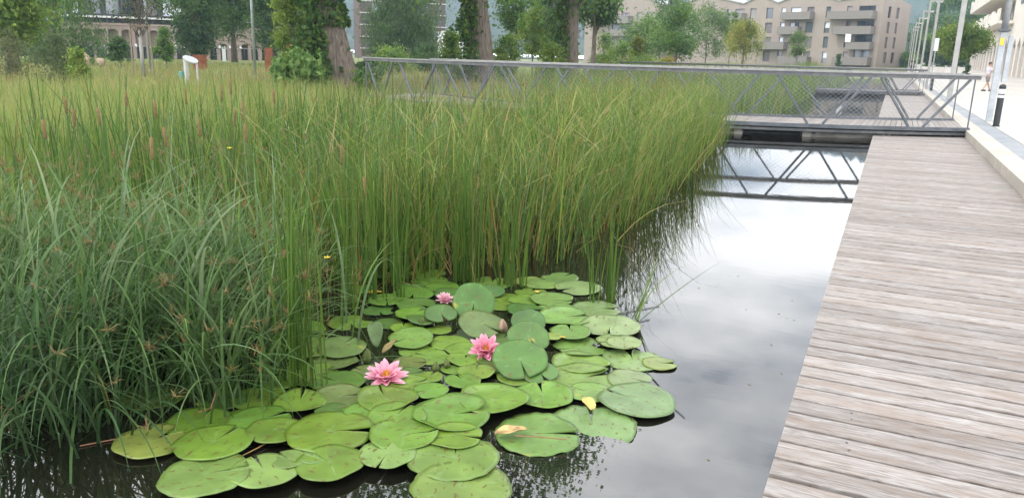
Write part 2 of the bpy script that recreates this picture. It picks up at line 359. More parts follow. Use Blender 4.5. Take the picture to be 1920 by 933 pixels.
# low bank edge of the canal under the far reeds and the path that leads off the bridge
q0, q1 = W(536, 184, .30), W(466, 181, .30); pth = MB(); pp = [(q0[0], q0[1]), (q1[0], q1[1]), (-22.6, 15.8), (-28, 12.5)]
for k in range(1):
    (ax, ay), (bx, by) = pp[k], pp[k+1]; d = np.array([bx-ax, by-ay]); d /= np.linalg.norm(d); nn = np.array([-d[1], d[0]])*-1.5
    (cx_, cy_) = pp[k]; pth.quad((ax, ay, .30), (bx, by, .30), (bx+nn[0], by+nn[1], .30), (ax+nn[0], ay+nn[1], .30))
tag(pth.build('path', noisy('pale_gravel', (.30, .26, .22), (.40, .35, .30), 20, .95)), 'pale gravel path leaving the bridge through the meadow', kind='structure')

# hills: forested ridge far behind
def hill_h(az):       # ridge elevation in degrees
    return 5.05 + .35*math.sin(az*5.1+.6) + .18*math.sin(az*17+2) + .75*math.exp(-((az-.05)/.16)**2) + .9*math.exp(-((az+.49)/.10)**2)
nA, nR = 420, 26; hv = []
azs = np.linspace(-1.35, .95, nA)
for i, az in enumerate(azs):
    for j in range(nR):
        t = j/(nR-1); R_ = 430 + 420*t
        hz = math.tan(rad(hill_h(az)))*850*(t**1.15) + 2.6
        hz += (rng.uniform(-2.6, 2.6))*(t > .03)
        hv.append((R_*math.sin(az), R_*math.cos(az), hz))
ii = (np.arange(nA-1)[:, None]*nR + np.arange(nR-1)[None, :]).ravel()
M_HILL = noisy('forest_canopy', (.012, .026, .014), (.04, .065, .03), .05, .95, detail=9, bump=1.0)
tag(link_mesh('hills', mesh_np('hills', hv, np.stack([ii, ii+nR, ii+nR+1, ii+1], 1)), M_HILL), 'wooded hills fading to blue behind the buildings', kind='structure')

# haze
hz = MB().box((-60, 400, 60), (2400, 1700, 126)).build('haze', None)
mh = bpy.data.materials.new('haze_air'); mh.use_nodes = True; t = mh.node_tree; t.nodes.clear()
o_ = N(t, 'ShaderNodeOutputMaterial'); pv = N(t, 'ShaderNodeVolumePrincipled'); pv.inputs['Color'].default_value = (.58, .78, 1, 1); pv.inputs['Density'].default_value = .00055; pv.inputs['Anisotropy'].default_value = .2
t.links.new(pv.outputs[0], o_.inputs['Volume']); hz.data.materials.append(mh); tag(hz, kind='stuff')

# ------------------------------------------------------------------ curved footbridges
def arcp(c, R, a, z): a = rad(a); return np.array([c[0]+R*math.sin(a), c[1]-R*math.cos(a), z])
def arc_sweep(mb, c, R0, R1, a0, a1, z0, z1, n=28):
    vs, fs = [], []
    for i in range(n+1):
        a = a0+(a1-a0)*i/n
        vs += [arcp(c, R0, a, z0), arcp(c, R1, a, z0), arcp(c, R1, a, z1), arcp(c, R0, a, z1)]
    for i in range(n):
        for k in range(4): fs.append((i*4+k, i*4+(k+1) % 4, i*4+4+(k+1) % 4, i*4+4+k))
    fs += [(0, 1, 2, 3), (n*4, n*4+3, n*4+2, n*4+1)]
    mb.add(vs, fs)
def footbridge(c, label, wire=True):
    Ro, Ri = 16.3, 13.25; ao, ai = (-36.2, 31.9), (-43.5, 39.9)
    t = thing('footbridge', label, 'footbridge', (c[0], c[1]-Ro, 0), 'curved footbridges over the water')
    m = MB(); rn = []
    nb = 128
    for i in range(nb):
        f0, f1 = (i+.05)/nb, (i+.95)/nb
        q = [arcp(c, Ro-.04, ao[0]+(ao[1]-ao[0])*f, .262) for f in (f0, f1)] + [arcp(c, Ri+.04, ai[0]+(ai[1]-ai[0])*f, .262) for f in (f1, f0)]
        m.prism(q, (0, 0, -.04)); rn += [rng.uniform()]*8
    dk = m.build('deck', M_BOARD, t); a = dk.data.attributes.new('Rnd', 'FLOAT', 'POINT'); a.data.foreach_set('value', np.array(rn, np.float32))
    m = MB(); arc_sweep(m, c, Ro-.5, Ro-.42, *ao, -.0, .215) if 0 else arc_sweep(m, c, Ro-.9, Ro-.82, *ao, .05, .215); arc_sweep(m, c, Ri+.42, Ri+.5, *ai, -.02, .215)
    for a in np.linspace(ao[0]+1, ao[1]-1, 12): m.bar(arcp(c, Ro-.1, a, .12), arcp(c, Ri+.1, a*1.24, .12), .08, .1)
    m.build('girder', M_DKSTEEL, t)
    for (R, (a0, a1), sg) in ((Ro, ao, 1), (Ri, ai, -1)):
        m = MB(); arc_sweep(m, c, R-.035, R+.035, a0, a1, .235, .325); m.build('edge_beam', M_STEEL, t)
        m = MB(); arc_sweep(m, c, R-.06-.02*sg, R+.06-.02*sg, a0-.0, a1+.9, .14, .2); m.build('fascia', M_DKSTEEL, t)
        m = MB(); arc_sweep(m, c, R-.045, R+.045, a0-.5, a1+.25, 1.455, 1.54); hr = m.build('handrail', M_RAIL, t)
        m = MB(); arc_sweep(m, c, R-.075, R+.075, a0-.7, a1+.45, 1.544, 1.575); m.build('rail_cap', noisy('rail_cap_timber', (.24, .235, .23), (.33, .32, .31), 6, .7), hr)
        for a in (a0+.15, a1-.15): MB().bar(arcp(c, R, a, .325), arcp(c, R, a, 1.455), .055, .03).build('post', M_STEEL, t)
        nbay = 8; st = (a1-a0-1.1)/nbay
        for k in range(nbay):
            top0 = a1-.55-k*st; bot = top0-st/2; top1 = top0-st
            MB().bar(arcp(c, R, top0-.75*(k > 0), 1.455), arcp(c, R, bot+.62, .325), .048, .048).build('brace', M_STEEL, t)
            MB().bar(arcp(c, R, top1+.75*(k < nbay-1), 1.455), arcp(c, R, bot-.62, .325), .048, .048).build('brace', M_STEEL, t)
        if wire:
            m = MB(); Rm = R-.05*sg; span = (a1-a0); hgt = 1.08; da = math.degrees(.135/R); sl = math.degrees(.72*hgt/R*1.75)
            k = a0-sl
            while k < a1:
                for d in (1, -1):
                    pts = []
                    for q in (0, .5, 1):
                        a = k + (sl*q if d > 0 else sl*(1-q)); 
                        if a0 <= a <= a1: pts.append(arcp(c, Rm, a, .34+hgt*q))
                    if len(pts) > 1: m.tube(pts, .0020, 3, False)
                k += da
            m.build('wire_mesh', mat('wire', (.30, .31, .32), .4, .5), t, fix=False)
    return t
BR1 = (-6.8, 35.5); BR2 = (-6.95, 64.2)
footbridge(BR1, 'nearer curved grey steel footbridge with timber deck, ending at the boardwalk')
footbridge(BR2, 'farther curved grey steel footbridge seen above and behind the nearer rail', wire=True)
wr = thing('weir_wall', 'low stained concrete wall in the water under the nearer footbridge', 'wall', arcp(BR1, 15.1, 15, -.3))
m = MB(); arc_sweep(m, BR1, 16.02, 16.16, 18.6, 26.9, -.3, .137); arc_sweep(m, BR1, 16.02, 16.16, 4, 12.4, -.3, .137)
m.build('wall_panel', noisy('stained_concrete', (.14, .13, .115), (.30, .275, .24), 2.5, .8, stretch=(1, 1, 4)), wr)
for a in (12.6, 18.3, 25): m = MB(); arc_sweep(m, BR1, 15.98, 16.2, a-.35, a+.35, -.3, .132, 2); m.build('post', M_CONC, wr)
m = MB(); arc_sweep(m, BR1, 15.6, 15.75, 6, 33, .0, .05); m.build('pipe_rail', M_DKSTEEL, wr)

# ------------------------------------------------------------------ buildings
class Fac:
    def __init__(s, O, u, n): s.O = np.array([O[0], O[1], 0.]); s.u = np.array([u[0], u[1], 0.])/math.hypot(*u[:2]); s.n = np.array([n[0], n[1], 0.])/math.hypot(*n[:2])
    def hit(s, px, py):
        d = ray(px, py); t = ((s.O-EYEP)@s.n)/(d@s.n); p = EYEP+t*d; return float((p-s.O)@s.u), float(p[2])
    def pt(s, u, z, d=0.): p = s.O+s.u*u+s.n*d; return (p[0], p[1], z)
    def box(s, mb, u0, u1, z0, z1, d0, d1): 
        c = s.O+s.u*(u0+u1)/2+s.n*(d0+d1)/2; mb.box((c[0], c[1], (z0+z1)/2), (abs(u1-u0), abs(d1-d0), abs(z1-z0)), (s.u, s.n, (0, 0, 1)))
    def rect(s, p0, p1):
        a, b = s.hit(*p0), s.hit(*p1); c, d = s.hit(p0[0], p1[1]), s.hit(p1[0], p0[1])
        u0, u1 = (a[0]+c[0])/2, (b[0]+d[0])/2; z1, z0 = (a[1]+d[1])/2, (b[1]+c[1])/2
        return min(u0, u1), max(u0, u1), z0, z1
    def wall(s, mb, u0, u1, z0, z1, rects, dep=.25):
        us = sorted({u0, u1, *[min(max(v, u0), u1) for r in rects for v in r[:2]]}); zs = sorted({z0, z1, *[min(max(v, z0), z1) for r in rects for v in r[2:4]]})
        for i in range(len(us)-1):
            for j in range(len(zs)-1):
                a, b, c, d = us[i], us[i+1], zs[j], zs[j+1]
                if b-a < 1e-6 or d-c < 1e-6: continue
                um, zm = (a+b)/2, (c+d)/2
                if any(r[0] < um < r[1] and r[2] < zm < r[3] for r in rects): continue
                mb.quad(s.pt(a, c), s.pt(b, c), s.pt(b, d), s.pt(a, d))
        for r in rects:
            a, b, c, d = r[:4]
            for p, q in (((a, c), (b, c)), ((b, c), (b, d)), ((b, d), (a, d)), ((a, d), (a, c))):
                mb.quad(s.pt(*p), s.pt(*q), s.pt(*q, -dep), s.pt(*p, -dep))
def glass(name, c, rough=.06, spec=.9): return mat(name, c, rough, 0, spec)
G_DARK = glass('dark_glass', (.035, .04, .055)); G_GREY = glass('grey_glass', (.12, .14, .15)); G_BRIGHT = glass('sky_pale_glass', (.70, .73, .82), .25)  # bright panes: pale colour stands in for sky reflected in the glass
G_SHUT = noisy('shutter_grey', (.27, .25, .25), (.33, .31, .30), 2, .7); G_SHUTD = noisy('shutter_dark', (.14, .125, .125), (.19, .17, .17), 2, .7)
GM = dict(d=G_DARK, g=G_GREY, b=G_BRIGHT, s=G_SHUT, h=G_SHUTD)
M_FRAME = mat('window_frame', (.10, .10, .11), .5)
def window(fac, r, kind, root, dep=.25, split=True):
    u0, u1, z0, z1 = r; m = MB(); w = .06
    for (a, b, c, d) in ((u0, u0+w, z0, z1), (u1-w, u1, z0, z1), (u0+w, u1-w, z0, z0+w), (u0+w, u1-w, z1-w, z1)): fac.box(m, a, b, c, d, -dep, -dep+.06)
    if split and u1-u0 > 1.6:
        for k in range(1, int((u1-u0)//1.1)): uu = u0+(u1-u0)*k/int((u1-u0)//1.1); fac.box(m, uu-.03, uu+.03, z0+w, z1-w, -dep, -dep+.06)
    f = m.build('window', M_FRAME, root)
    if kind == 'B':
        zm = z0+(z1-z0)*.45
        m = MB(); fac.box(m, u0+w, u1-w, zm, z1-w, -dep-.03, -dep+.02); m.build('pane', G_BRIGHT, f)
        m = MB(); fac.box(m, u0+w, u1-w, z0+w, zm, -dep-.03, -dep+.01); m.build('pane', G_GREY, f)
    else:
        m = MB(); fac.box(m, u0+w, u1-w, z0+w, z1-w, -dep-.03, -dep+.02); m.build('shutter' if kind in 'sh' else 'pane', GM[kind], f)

# beige apartment blocks with zigzag roofs
M_RENDER = noisy('beige_render', (.315, .262, .222), (.34, .285, .242), .4, .9)
M_BALC = noisy('balcony_cladding', (.205, .183, .166), (.23, .207, .187), 1, .8, stretch=(6, 6, .2))
M_ROOF = mat('roof_sheet', (.36, .38, .38), .5)
Z5 = lambda x, y: (1400+x/5.83, y/5.83); Z4 = lambda x, y: (1080+x/4.571, y/4.571)
cw = D(1641, 124, 150); uf = np.array([-.93, .365]); nf = np.array([-.365, -.93]); FA = Fac(cw, uf, nf)
FS = Fac(cw, (.365, .93), (.93, -.365))
r5 = lambda F, x0, y0, x1, y1: F.rect(Z5(x0, y0), Z5(x1, y1)); r4 = lambda F, x0, y0, x1, y1: F.rect(Z4(x0, y0), Z4(x1, y1))
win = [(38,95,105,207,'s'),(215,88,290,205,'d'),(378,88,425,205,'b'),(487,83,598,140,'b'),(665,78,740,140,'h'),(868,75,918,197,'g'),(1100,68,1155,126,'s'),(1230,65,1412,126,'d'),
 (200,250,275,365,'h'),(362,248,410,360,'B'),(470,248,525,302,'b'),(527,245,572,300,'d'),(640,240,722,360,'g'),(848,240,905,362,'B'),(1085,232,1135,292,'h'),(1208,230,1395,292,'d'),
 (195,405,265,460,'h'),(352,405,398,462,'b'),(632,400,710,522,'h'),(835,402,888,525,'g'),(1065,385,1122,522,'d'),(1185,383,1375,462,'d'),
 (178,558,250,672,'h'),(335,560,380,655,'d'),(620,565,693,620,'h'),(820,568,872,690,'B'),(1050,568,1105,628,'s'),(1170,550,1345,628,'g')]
apt = thing('apartment_building', 'large beige apartment block with zigzag roof and long grey balconies', 'apartment building', (cw[0], cw[1], 1.3))
rs = [r5(FA, *w[:4]) for w in win] + [r4(FA, 1365, 78, 1445, 121), r4(FA, 1290, 80, 1312, 122), r4(FA, 1000, 240, 1060, 330), r4(FA, 1180, 330, 1215, 420)]
kd = [w[4] for w in win] + ['s', 'd', 's', 'h']
prof = [(1277, 10), (1325, -7), (1396, 8), (1428, -8), (1460, 6.5), (1517, -17), (1574, 2.5), (1647, -16)]
pu = [FA.hit(*p) for p in prof]; pu[-1] = (0.0, pu[-1][1]); uL = pu[0][0]
zE = min(p[1] for p in pu)-.05
m = MB(); FA.wall(m, 0, uL, .4, zE, rs)
for (ua, za), (ub, zb) in zip(pu[:-1], pu[1:]): m.add([FA.pt(ua, zE), FA.pt(ub, zE), FA.pt(ub, zb), FA.pt(ua, za)], [(0, 1, 2, 3)])
sw = [(1548,72,1580,200),(1635,88,1668,208),(1530,240,1560,368),(1618,250,1645,372),(1508,408,1538,532),(1595,412,1625,535),(1490,572,1525,695),(1575,575,1610,695)]
srs = [r5(FS, *w) for w in sw]; sk = 'dhhhhhhd'
uS = FS.hit(1702, 60)[0]; zSe = FS.hit(1702, 9)[1]
zl = min(zSe, zE)-.1
FS.wall(m, 0, uS, .4, zl, srs); m.add([FS.pt(0, zl), FS.pt(uS, zl), FS.pt(uS, zSe), FS.pt(0, pu[-1][1])], [(0, 1, 2, 3)])
m.add([FA.pt(uL, .4), FA.pt(uL, .4, -uS), FA.pt(uL, pu[0][1], -uS), FA.pt(uL, pu[0][1])], [(0, 1, 2, 3)])
m.build('wall', M_RENDER, apt)
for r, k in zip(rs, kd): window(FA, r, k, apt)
for r, k in zip(srs, sk): window(FS, r, k, apt)
m = MB()
for (ua, za), (ub, zb) in zip(pu[:-1], pu[1:]):
    m.prism([FA.pt(ua, za+.02, .25), FA.pt(ub, zb+.02, .25), FA.pt(ub, zb+.22, .25), FA.pt(ua, za+.22, .25)], FA.n*-(uS+.3))
m.build('roof', M_ROOF, apt)
def balcony(fac, r, root, dep=1.7, floor_=True):
    u0, u1, z0, z1 = r; m = MB(); th = .1
    fac.box(m, u0, u1, z0, z1, dep-th, dep); fac.box(m, u0, u0+th, z0, z1, .005, dep-th-.003); fac.box(m, u1-th, u1, z0, z1, .005, dep-th-.003)
    fac.box(m, u0+th+.003, u1-th-.003, z0, z0+.25, .005, dep-th-.003)
    return m.build('balcony', M_BALC, root)
for b in [(415,138,740,220),(380,295,600,380),(150,462,450,542),(380,620,700,715),(925,128,1420,215),(990,292,1400,380),(1125,465,1385,545),(975,628,1360,715)]: balcony(FA, r5(FA, *b), apt)
balcony(FA, r4(FA, 1165, 120, 1460, 180), apt)
r = r5(FA, 1125, 378, 1188, 465); m = MB()
for k in range(8):
    f0, f1 = r[0]+(r[1]-r[0])*k/8, r[0]+(r[1]-r[0])*(k+1)/8; o = 1.75+.05*math.sin(k*1.7)
    FA.box(m, f0, f1-.005, r[2], r[3], o, o+.03)
tag(m.build('hanging_sheet', M_WHITE), 'white sheet hanging above a balcony of the beige apartment block', 'sheet')
# gabled block further left
apt2 = thing('apartment_building', 'beige gabled apartment block left of the zigzag-roofed one, half behind trees', 'apartment building', FA.pt(62, 1.3))
F2 = Fac(FA.pt(0, 0, -2.0), uf, nf)
w2 = [(312,108,342,147,'d'),(390,105,457,147,'s'),(523,100,570,180,'s'),(605,98,652,150,'s'),(308,215,372,257,'g'),(385,215,455,257,'d'),(305,328,332,390,'d'),(378,318,457,365,'d'),(20,240,60,330,'g'),(700,420,745,500,'h')]
rs2 = [r4(F2, *w[:4]) for w in w2]
g = [F2.hit(1098, 26), F2.hit(1147, 9), F2.hit(1196, -12), F2.hit(1243, 9)]
zE2 = min(p[1] for p in g)-.05
m = MB(); F2.wall(m, g[3][0], g[0][0], .4, zE2, rs2)
for (ua, za), (ub, zb) in zip(g[:-1], g[1:]): m.add([F2.pt(ua, zE2), F2.pt(ub, zE2), F2.pt(ub, zb), F2.pt(ua, za)], [(0, 1, 2, 3)])
m.add([F2.pt(g[3][0], .4), F2.pt(g[3][0], .4, -11), F2.pt(g[3][0], g[3][1], -11), F2.pt(g[3][0], g[3][1])], [(0, 1, 2, 3)])
m.build('wall', M_RENDER, apt2)
m = MB()
for (ua, za), (ub, zb) in zip(g[:-1], g[1:]): m.prism([F2.pt(ua, za+.02, .25), F2.pt(ub, zb+.02, .25), F2.pt(ub, zb+.22, .25), F2.pt(ua, za+.22, .25)], F2.n*-11)
m.build('roof', M_ROOF, apt2)
for r, w in zip(rs2, w2): window(F2, r, w[4], apt2)
for b in [(155,143,487,205),(300,255,490,312)]: balcony(F2, r4(F2, *b), apt2)
# brown tower
M_BRICK = noisy('brown_brick', (.085, .052, .04), (.115, .07, .054), 3, .85)
M_BAND = mat('white_band', (.66, .65, .63), .6)
dt = D(760, 95, 205); fwd2 = np.array([-dt[0], -dt[1]]); fwd2 /= np.linalg.norm(fwd2); rt = np.array([fwd2[1], -fwd2[0]])*-1
if rt@CR[:2] < 0: rt = -rt
ang = rad(12); rt = np.array([rt[0]*math.cos(ang)-rt[1]*math.sin(ang), rt[0]*math.sin(ang)+rt[1]*math.cos(ang)]); nn = np.array([rt[1], -rt[0]])
if nn@fwd2 < 0: nn = -nn
FT = Fac(dt, rt, nn)
tw = thing('apartment_tower', 'dark brown brick apartment tower with thin white floor bands behind the willow', 'apartment building', FT.pt(0, 0))
uA, uB = FT.hit(677, 60)[0], FT.hit(835, 60)[0]; zb = [FT.hit(810, y)[1] for y in (72.5, 51, 29, 8.5)]; st = zb[1]-zb[0]
levels = [zb[0]+st*k for k in range(-1, 7)]
rsT, kT = [], []
ncol = int((uB-uA)/1.9)
for li, z in enumerate(levels[:-1]):
    for c_ in range(ncol):
        if rng.uniform() < .72:
            u_ = uA+1.0+c_*1.9+rng.uniform(-.25, .25); wd2 = rng.choice([.7, 1.0, 1.5]); 
            if u_+wd2 < uB-.4: rsT.append((u_, u_+wd2, z+.35, z+st-.45)); kT.append(rng.choice(list('ddghg')))
m = MB(); FT.wall(m, uA, uB, 0, levels[-1], rsT); FT.box(m, uA, uB, 0, levels[-1], -12, -.6)
for ue in (uA, uB): m.quad(FT.pt(ue, 0), FT.pt(ue, 0, -.6), FT.pt(ue, levels[-1], -.6), FT.pt(ue, levels[-1]))
m.build('wall', M_BRICK, tw)
for r, k in zip(rsT, kT): window(FT, r, k, tw, split=False)
for z in levels:
    m = MB(); FT.box(m, uA-.25, uB+.25, z-.09, z+.09, .004, .25); m.build('floor_band', M_BAND, tw)
# small white house by the tower
dh = D(850, 70, 190); m = thing('white_house', 'small white flat roofed building glimpsed right of the brown tower', 'house', (dh[0], dh[1], 0))
FH = Fac(dh, rt, nn); q = MB(); uh = FH.hit(836, 70)[0], FH.hit(878, 70)[0]; zt = FH.hit(850, 61)[1]
rsH = [(uh[0]+1+k*1.7, uh[0]+2+k*1.7, zt-2.2, zt-.9) for k in range(3)]
FH.wall(q, uh[0], uh[1], 0, zt, rsH); FH.box(q, uh[0], uh[1], 0, zt-.01, -8, -.4); q.build('wall', M_WHITE, m)
q = MB(); FH.box(q, uh[0]-.3, uh[1]+.3, zt+.003, zt+.3, -8.2, .3); q.build('roof', M_BAND, m)
for r in rsH: window(FH, r, 'g', m, split=False)
# arched hall on the left with a dark modern block above
M_PINK = noisy('rose_render', (.33, .25, .215), (.37, .29, .25), .5, .9, c2=(.30, .22, .19), scale2=.2)
pa, pb = D(200, 112, 115), D(520, 115, 115); ua_ = (pb-pa)[:2]; na_ = np.array([ua_[1], -ua_[0]])
if na_@(EYEP-pa)[:2] < 0: na_ = -na_
FL = Fac(pa, ua_, na_)
hall = thing('arched_hall', 'long rose-beige hall with a row of tall blind arches over dark doors', 'hall', FL.pt(10, 0))
zTop = FL.hit(230, 48)[1]; rsA, arcs, doors = [], [], []
for k in range(-10, 7):
    x0, x1 = 204.5+25*k, 223.5+25*k
    u0_, u1_ = FL.hit(x0, 80)[0], FL.hit(x1, 80)[0]; zt_, zd = FL.hit(215, 55)[1], FL.hit(215, 86)[1]
    rsA.append((u0_, u1_, -.2, zt_)); doors.append(zd); arcs.append((u0_, u1_, zt_, .28))
for xc in (400.5, 420, 439.5, 459, 478, 497.5, 517, 536.5, 556):
    u0_, u1_ = FL.hit(xc-6.6, 100)[0], FL.hit(xc+6.6, 100)[0]; zt_ = FL.hit(460, 83.5)[1]
    rsA.append((u0_, u1_, -.2, zt_)); doors.append(FL.hit(460, 91.5)[1]); arcs.append((u0_, u1_, zt_, .5))
uL0, uL1 = FL.hit(-60, 80)[0], FL.hit(600, 80)[0]
m = MB(); FL.wall(m, uL0, uL1, -.3, zTop, rsA, .9)
for (a, b, zt_, f) in arcs:       # spandrels that turn each opening into an arch
    h = (b-a)*f; n_ = 10
    for s_ in (0, 1):
        poly = [(a if s_ == 0 else b, zt_)]
        for i in range(n_+1):
            th = math.pi/2*i/n_; x = (a+b)/2 + (-1 if s_ == 0 else 1)*(b-a)/2*math.cos(th); poly.append((x, zt_-h+h*math.sin(th)-.004))
        m.prism([FL.pt(u_, z_, -.004) for u_, z_ in poly], FL.n*-.75)
FL.box(m, uL0-.2, uL1, zTop+.003, zTop+.25, -.6, .12)
m.build('wall', M_PINK, hall)
for r, zd in zip(rsA, doors):
    m = MB(); FL.box(m, r[0], r[1], zd, r[3], -.95, -.78); m.build('arch_infill', M_PINK, hall)
    m = MB(); FL.box(m, r[0]+.05, r[1]-.05, -.2, zd-.01, -1.0, -.9); dd = m.build('door', G_DARK, hall)
    m = MB(); uc = (r[0]+r[1])/2
    for u_ in (r[0]+.02, uc-.04, r[1]-.1): FL.box(m, u_, u_+.08, -.2, zd-.02, -.88, -.82)
    m.build('frame', M_FRAME, dd)
    if rng.uniform() < .5: m = MB(); FL.box(m, r[1]+.25, r[1]+.5, zd+.0, zd+.3, .004, .2); m.build('wall_lamp', M_WHITE, hall)
blk = thing('office_block', 'dark glazed modern block with thin white slab edges rising over the arched hall', 'office block', FL.pt(10, zTop))
uM0, uM1 = FL.hit(120, 30)[0], FL.hit(590, 30)[0]
m = MB(); FL.box(m, uM0, uM1, zTop+.26, zTop+17, -14, -2.0); m.build('wall', mat('dark_cladding', (.045, .04, .042), .5), blk)
for z_ in (zTop+.9, zTop+4.1, zTop+7.3, zTop+10.5, zTop+13.7, zTop+17):
    m = MB(); FL.box(m, uM0-.4, uM1+.4, z_, z_+.22, -2.0, -.5); m.build('floor_band', M_BAND, blk)
for li in range(5):
    u_ = uM0+.5
    while u_ < uM1-2:
        wv = rng.choice([1.0, 1.6, 2.4]); k = rng.choice(list('dddgbbh')); m = MB(); z_ = zTop+.9+3.2*li
        FL.box(m, u_, u_+wv, z_+.45, z_+2.9, -1.98, -1.9); f = m.build('window', M_FRAME, blk)
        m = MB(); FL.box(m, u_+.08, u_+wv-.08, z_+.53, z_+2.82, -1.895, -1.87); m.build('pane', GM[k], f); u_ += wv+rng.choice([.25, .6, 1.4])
# white arcade on the right
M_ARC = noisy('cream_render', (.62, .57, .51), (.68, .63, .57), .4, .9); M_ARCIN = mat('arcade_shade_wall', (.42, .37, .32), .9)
FR = Fac((12.3, 0), (0, 1), (-1, 0))
arc = thing('arcade_building', 'cream building with a long row of pointed arches beside the plaza', 'arcade building', (12.3, 110, .8))
m = MB(); pitch, ow = 3.95, 2.7; y0_ = 44.0; nbay = 31
ye = y0_+nbay*pitch; zt0 = 6.95; zs, ztip = 4.05, 4.95
for k in range(nbay):
    a = y0_+k*pitch; b = a+pitch; p0, p1 = a+(pitch-ow)/2, b-(pitch-ow)/2; rz_ = .0125*max(0, a-62)*.35; zS, zT = zs+rz_, ztip+rz_
    for poly in ([(a, -.2), (p0, -.2), (p0, zS), ((p0+p1)/2, zT), ((p0+p1)/2, zt0), (a, zt0)], [(b, -.2), (p1, -.2), (p1, zS), ((p0+p1)/2, zT), ((p0+p1)/2, zt0), (b, zt0)]):
        m.prism([FR.pt(u_, z_) for u_, z_ in poly], FR.n*-.7)
FR.box(m, y0_, 115, zt0+.002, 16, -9, -.05); FR.box(m, 115.01, ye, zt0+.002, 14, -9, -1.6)
FR.box(m, y0_, ye, zt0-.3, zt0, -9, -.71)
m.build('wall', M_ARC, arc)
m = MB(); FR.box(m, y0_, ye, -.2, zt0-.31, -3.2, -2.9); m.build('back_wall', M_ARCIN, arc)
for (ya, yb, za, zc, dp) in ((113, 156, 6.98, 8.75, 1.7), (122, 156, 10.4, 12.3, 1.9)):
    m = MB(); FR.box(m, ya, yb, za, za+.35, -1.58, dp)
    y_ = ya; 
    while y_ < yb-1:
        ln = 2.6; FR.box(m, y_, min(y_+ln, yb), za+.353, zc if int(y_) % 2 else zc-.35, dp-.18, dp-.003); FR.box(m, y_+ln, min(y_+ln+.6, yb), za+.353, za+.8, dp-.18, dp-.003); y_ += ln+.6
    m.build('balcony', M_ARC, arc)
for y_ in np.arange(120, 154, 4.2):
    for z_ in (7.6, 11.0):
        m = MB(); FR.box(m, y_, y_+1.0, z_, z_+2.1, -1.59, -1.52); f = m.build('window', M_FRAME, arc); m = MB(); FR.box(m, y_+.08, y_+.92, z_+.08, z_+2.02, -1.515, -1.49); m.build('pane', G_DARK, f)
for y_ in np.arange(62, 112, 5.0):
    m = MB(); FR.box(m, y_, y_+2.8, 9.0, 12.2, -.04, .01); f = m.build('window', M_FRAME, arc); m = MB(); FR.box(m, y_+.1, y_+2.7, 9.1, 12.1, .013, .03); m.build('pane', G_GREY, f)
# ------------------------------------------------------------------ street furniture
M_MAST = noisy('galvanised_mast', (.33, .35, .37), (.45, .47, .49), 5, .45, metal=.4)
M_POLE = noisy('grey_pole', (.30, .295, .28), (.38, .37, .35), 3, .6)
def gz1(x, y): return float(ground_z(x, y))
def plz(y): return .27 + .0125*max(0, y-62)
mx_, my_ = 2.62, 25.9
t = thing('lamp_mast', 'thick galvanised lamp mast with a yellow sticker, nearest to the camera beside the bollard', 'lamp post', (mx_, my_, .27))
m = MB(); m.bar((mx_, my_, .27), (mx_, my_, 2.72), .13, .16); m.build('base_box', M_MAST, t, bevel=.012)
m = MB(); m.bar((mx_+.2, my_+.02, 1.35), (mx_+.2, my_+.02, 2.62), .16, .12); m.build('control_box', M_MAST, t, bevel=.01)
MB().bar((mx_, my_, 2.72), (mx_, my_, 2.79), .36, .27).build('collar', M_STEEL, t, bevel=.01)
MB().tube([(mx_, my_, 2.79), (mx_, my_, 7.2)], .085, 12).build('pole', M_MAST, t, smooth=True)
MB().box((mx_-.02, my_-.125, 2.45), (.10, .012, .2)).build('sticker', mat('yellow_sticker', (.62, .46, .05), .5), t)
m = MB(); m.box((mx_+.28, my_, 4.15), (.32, .2, 1.1)); m.build('sign_panel', M_MAST, t, bevel=.01)
def lamp(x, y, label, w=.15, h=6.7, arm=.95):
    z = plz(y); t = thing('street_lamp', label, 'street lamp', (x, y, z), 'row of street lamps along the plaza')
    MB().bar((x, y, z), (x, y, z+h), w, w).build('pole', M_POLE, t, bevel=.01)
    MB().bar((x+w/2, y, z+h-.08), (x+arm, y, z+h-.08), .11, .13).build('arm', M_POLE, t)
    MB().box((x+arm-.3, y, z+h-.17), (.5, .14, .04)).build('lamp_head', M_WHITE, t)
lamp(2.46, 41.2, 'thick grey-brown street lamp pole rising behind the near bridge end', .21, 7.2)
for y, l in ((59, 'street lamp pole standing just left of the white sign post'), (76.5, 'street lamp with the topmost visible horizontal arm'), (94, 'street lamp with the second highest visible arm, left of the taller one'),
             (111.5, 'street lamp with its arm below two higher arms'), (129, 'slim distant street lamp fourth of the armed row'), (146.5, 'slim far street lamp near the corner of the zigzag-roofed block'), (164, 'farthest and smallest street lamp by the zigzag-roofed block')):
    lamp(2.08, y, l, .155 if y < 100 else .13)
def bollard(x, y, label):
    t = thing('bollard', label, 'bollard', (x, y, .27), 'black bollards edging the plaza')
    m = MB(); m.tube([(x, y, .27), (x, y, .29)], .095, 20); m.build('base_ring', M_BLACK, t, smooth=False)
    m = MB(); m.tube([(x, y, .292), (x, y, 1.225)], .076, 20); b = m.build('post', M_BLACK, t, smooth=False)
    RW = mat('reflective_white', (.62, .62, .60), .4)
    for za, zc in ((1.0, 1.07), (1.10, 1.22)): m = MB(); m.tube([(x, y, za), (x, y, zc)], .079, 20); m.build('reflective_band', RW, t)
    m = MB(); m.tube([(x, y, 1.2265), (x, y, 1.29), (x, y, 1.325), (x, y, 1.345)], [.08, .08, .062, .015], 20); m.build('cap', M_BLACK, t)
bollard(2.57, 23.6, 'black bollard with two white bands beside the galvanised mast')
bollard(2.25, 55.3, 'small distant black bollard seen through the bridge truss')
sp = D(1745, 150, 58); sp[2] = .27
t = thing('sign_post', 'thin post with a narrow white sign back behind the bridge rail', 'sign', sp)
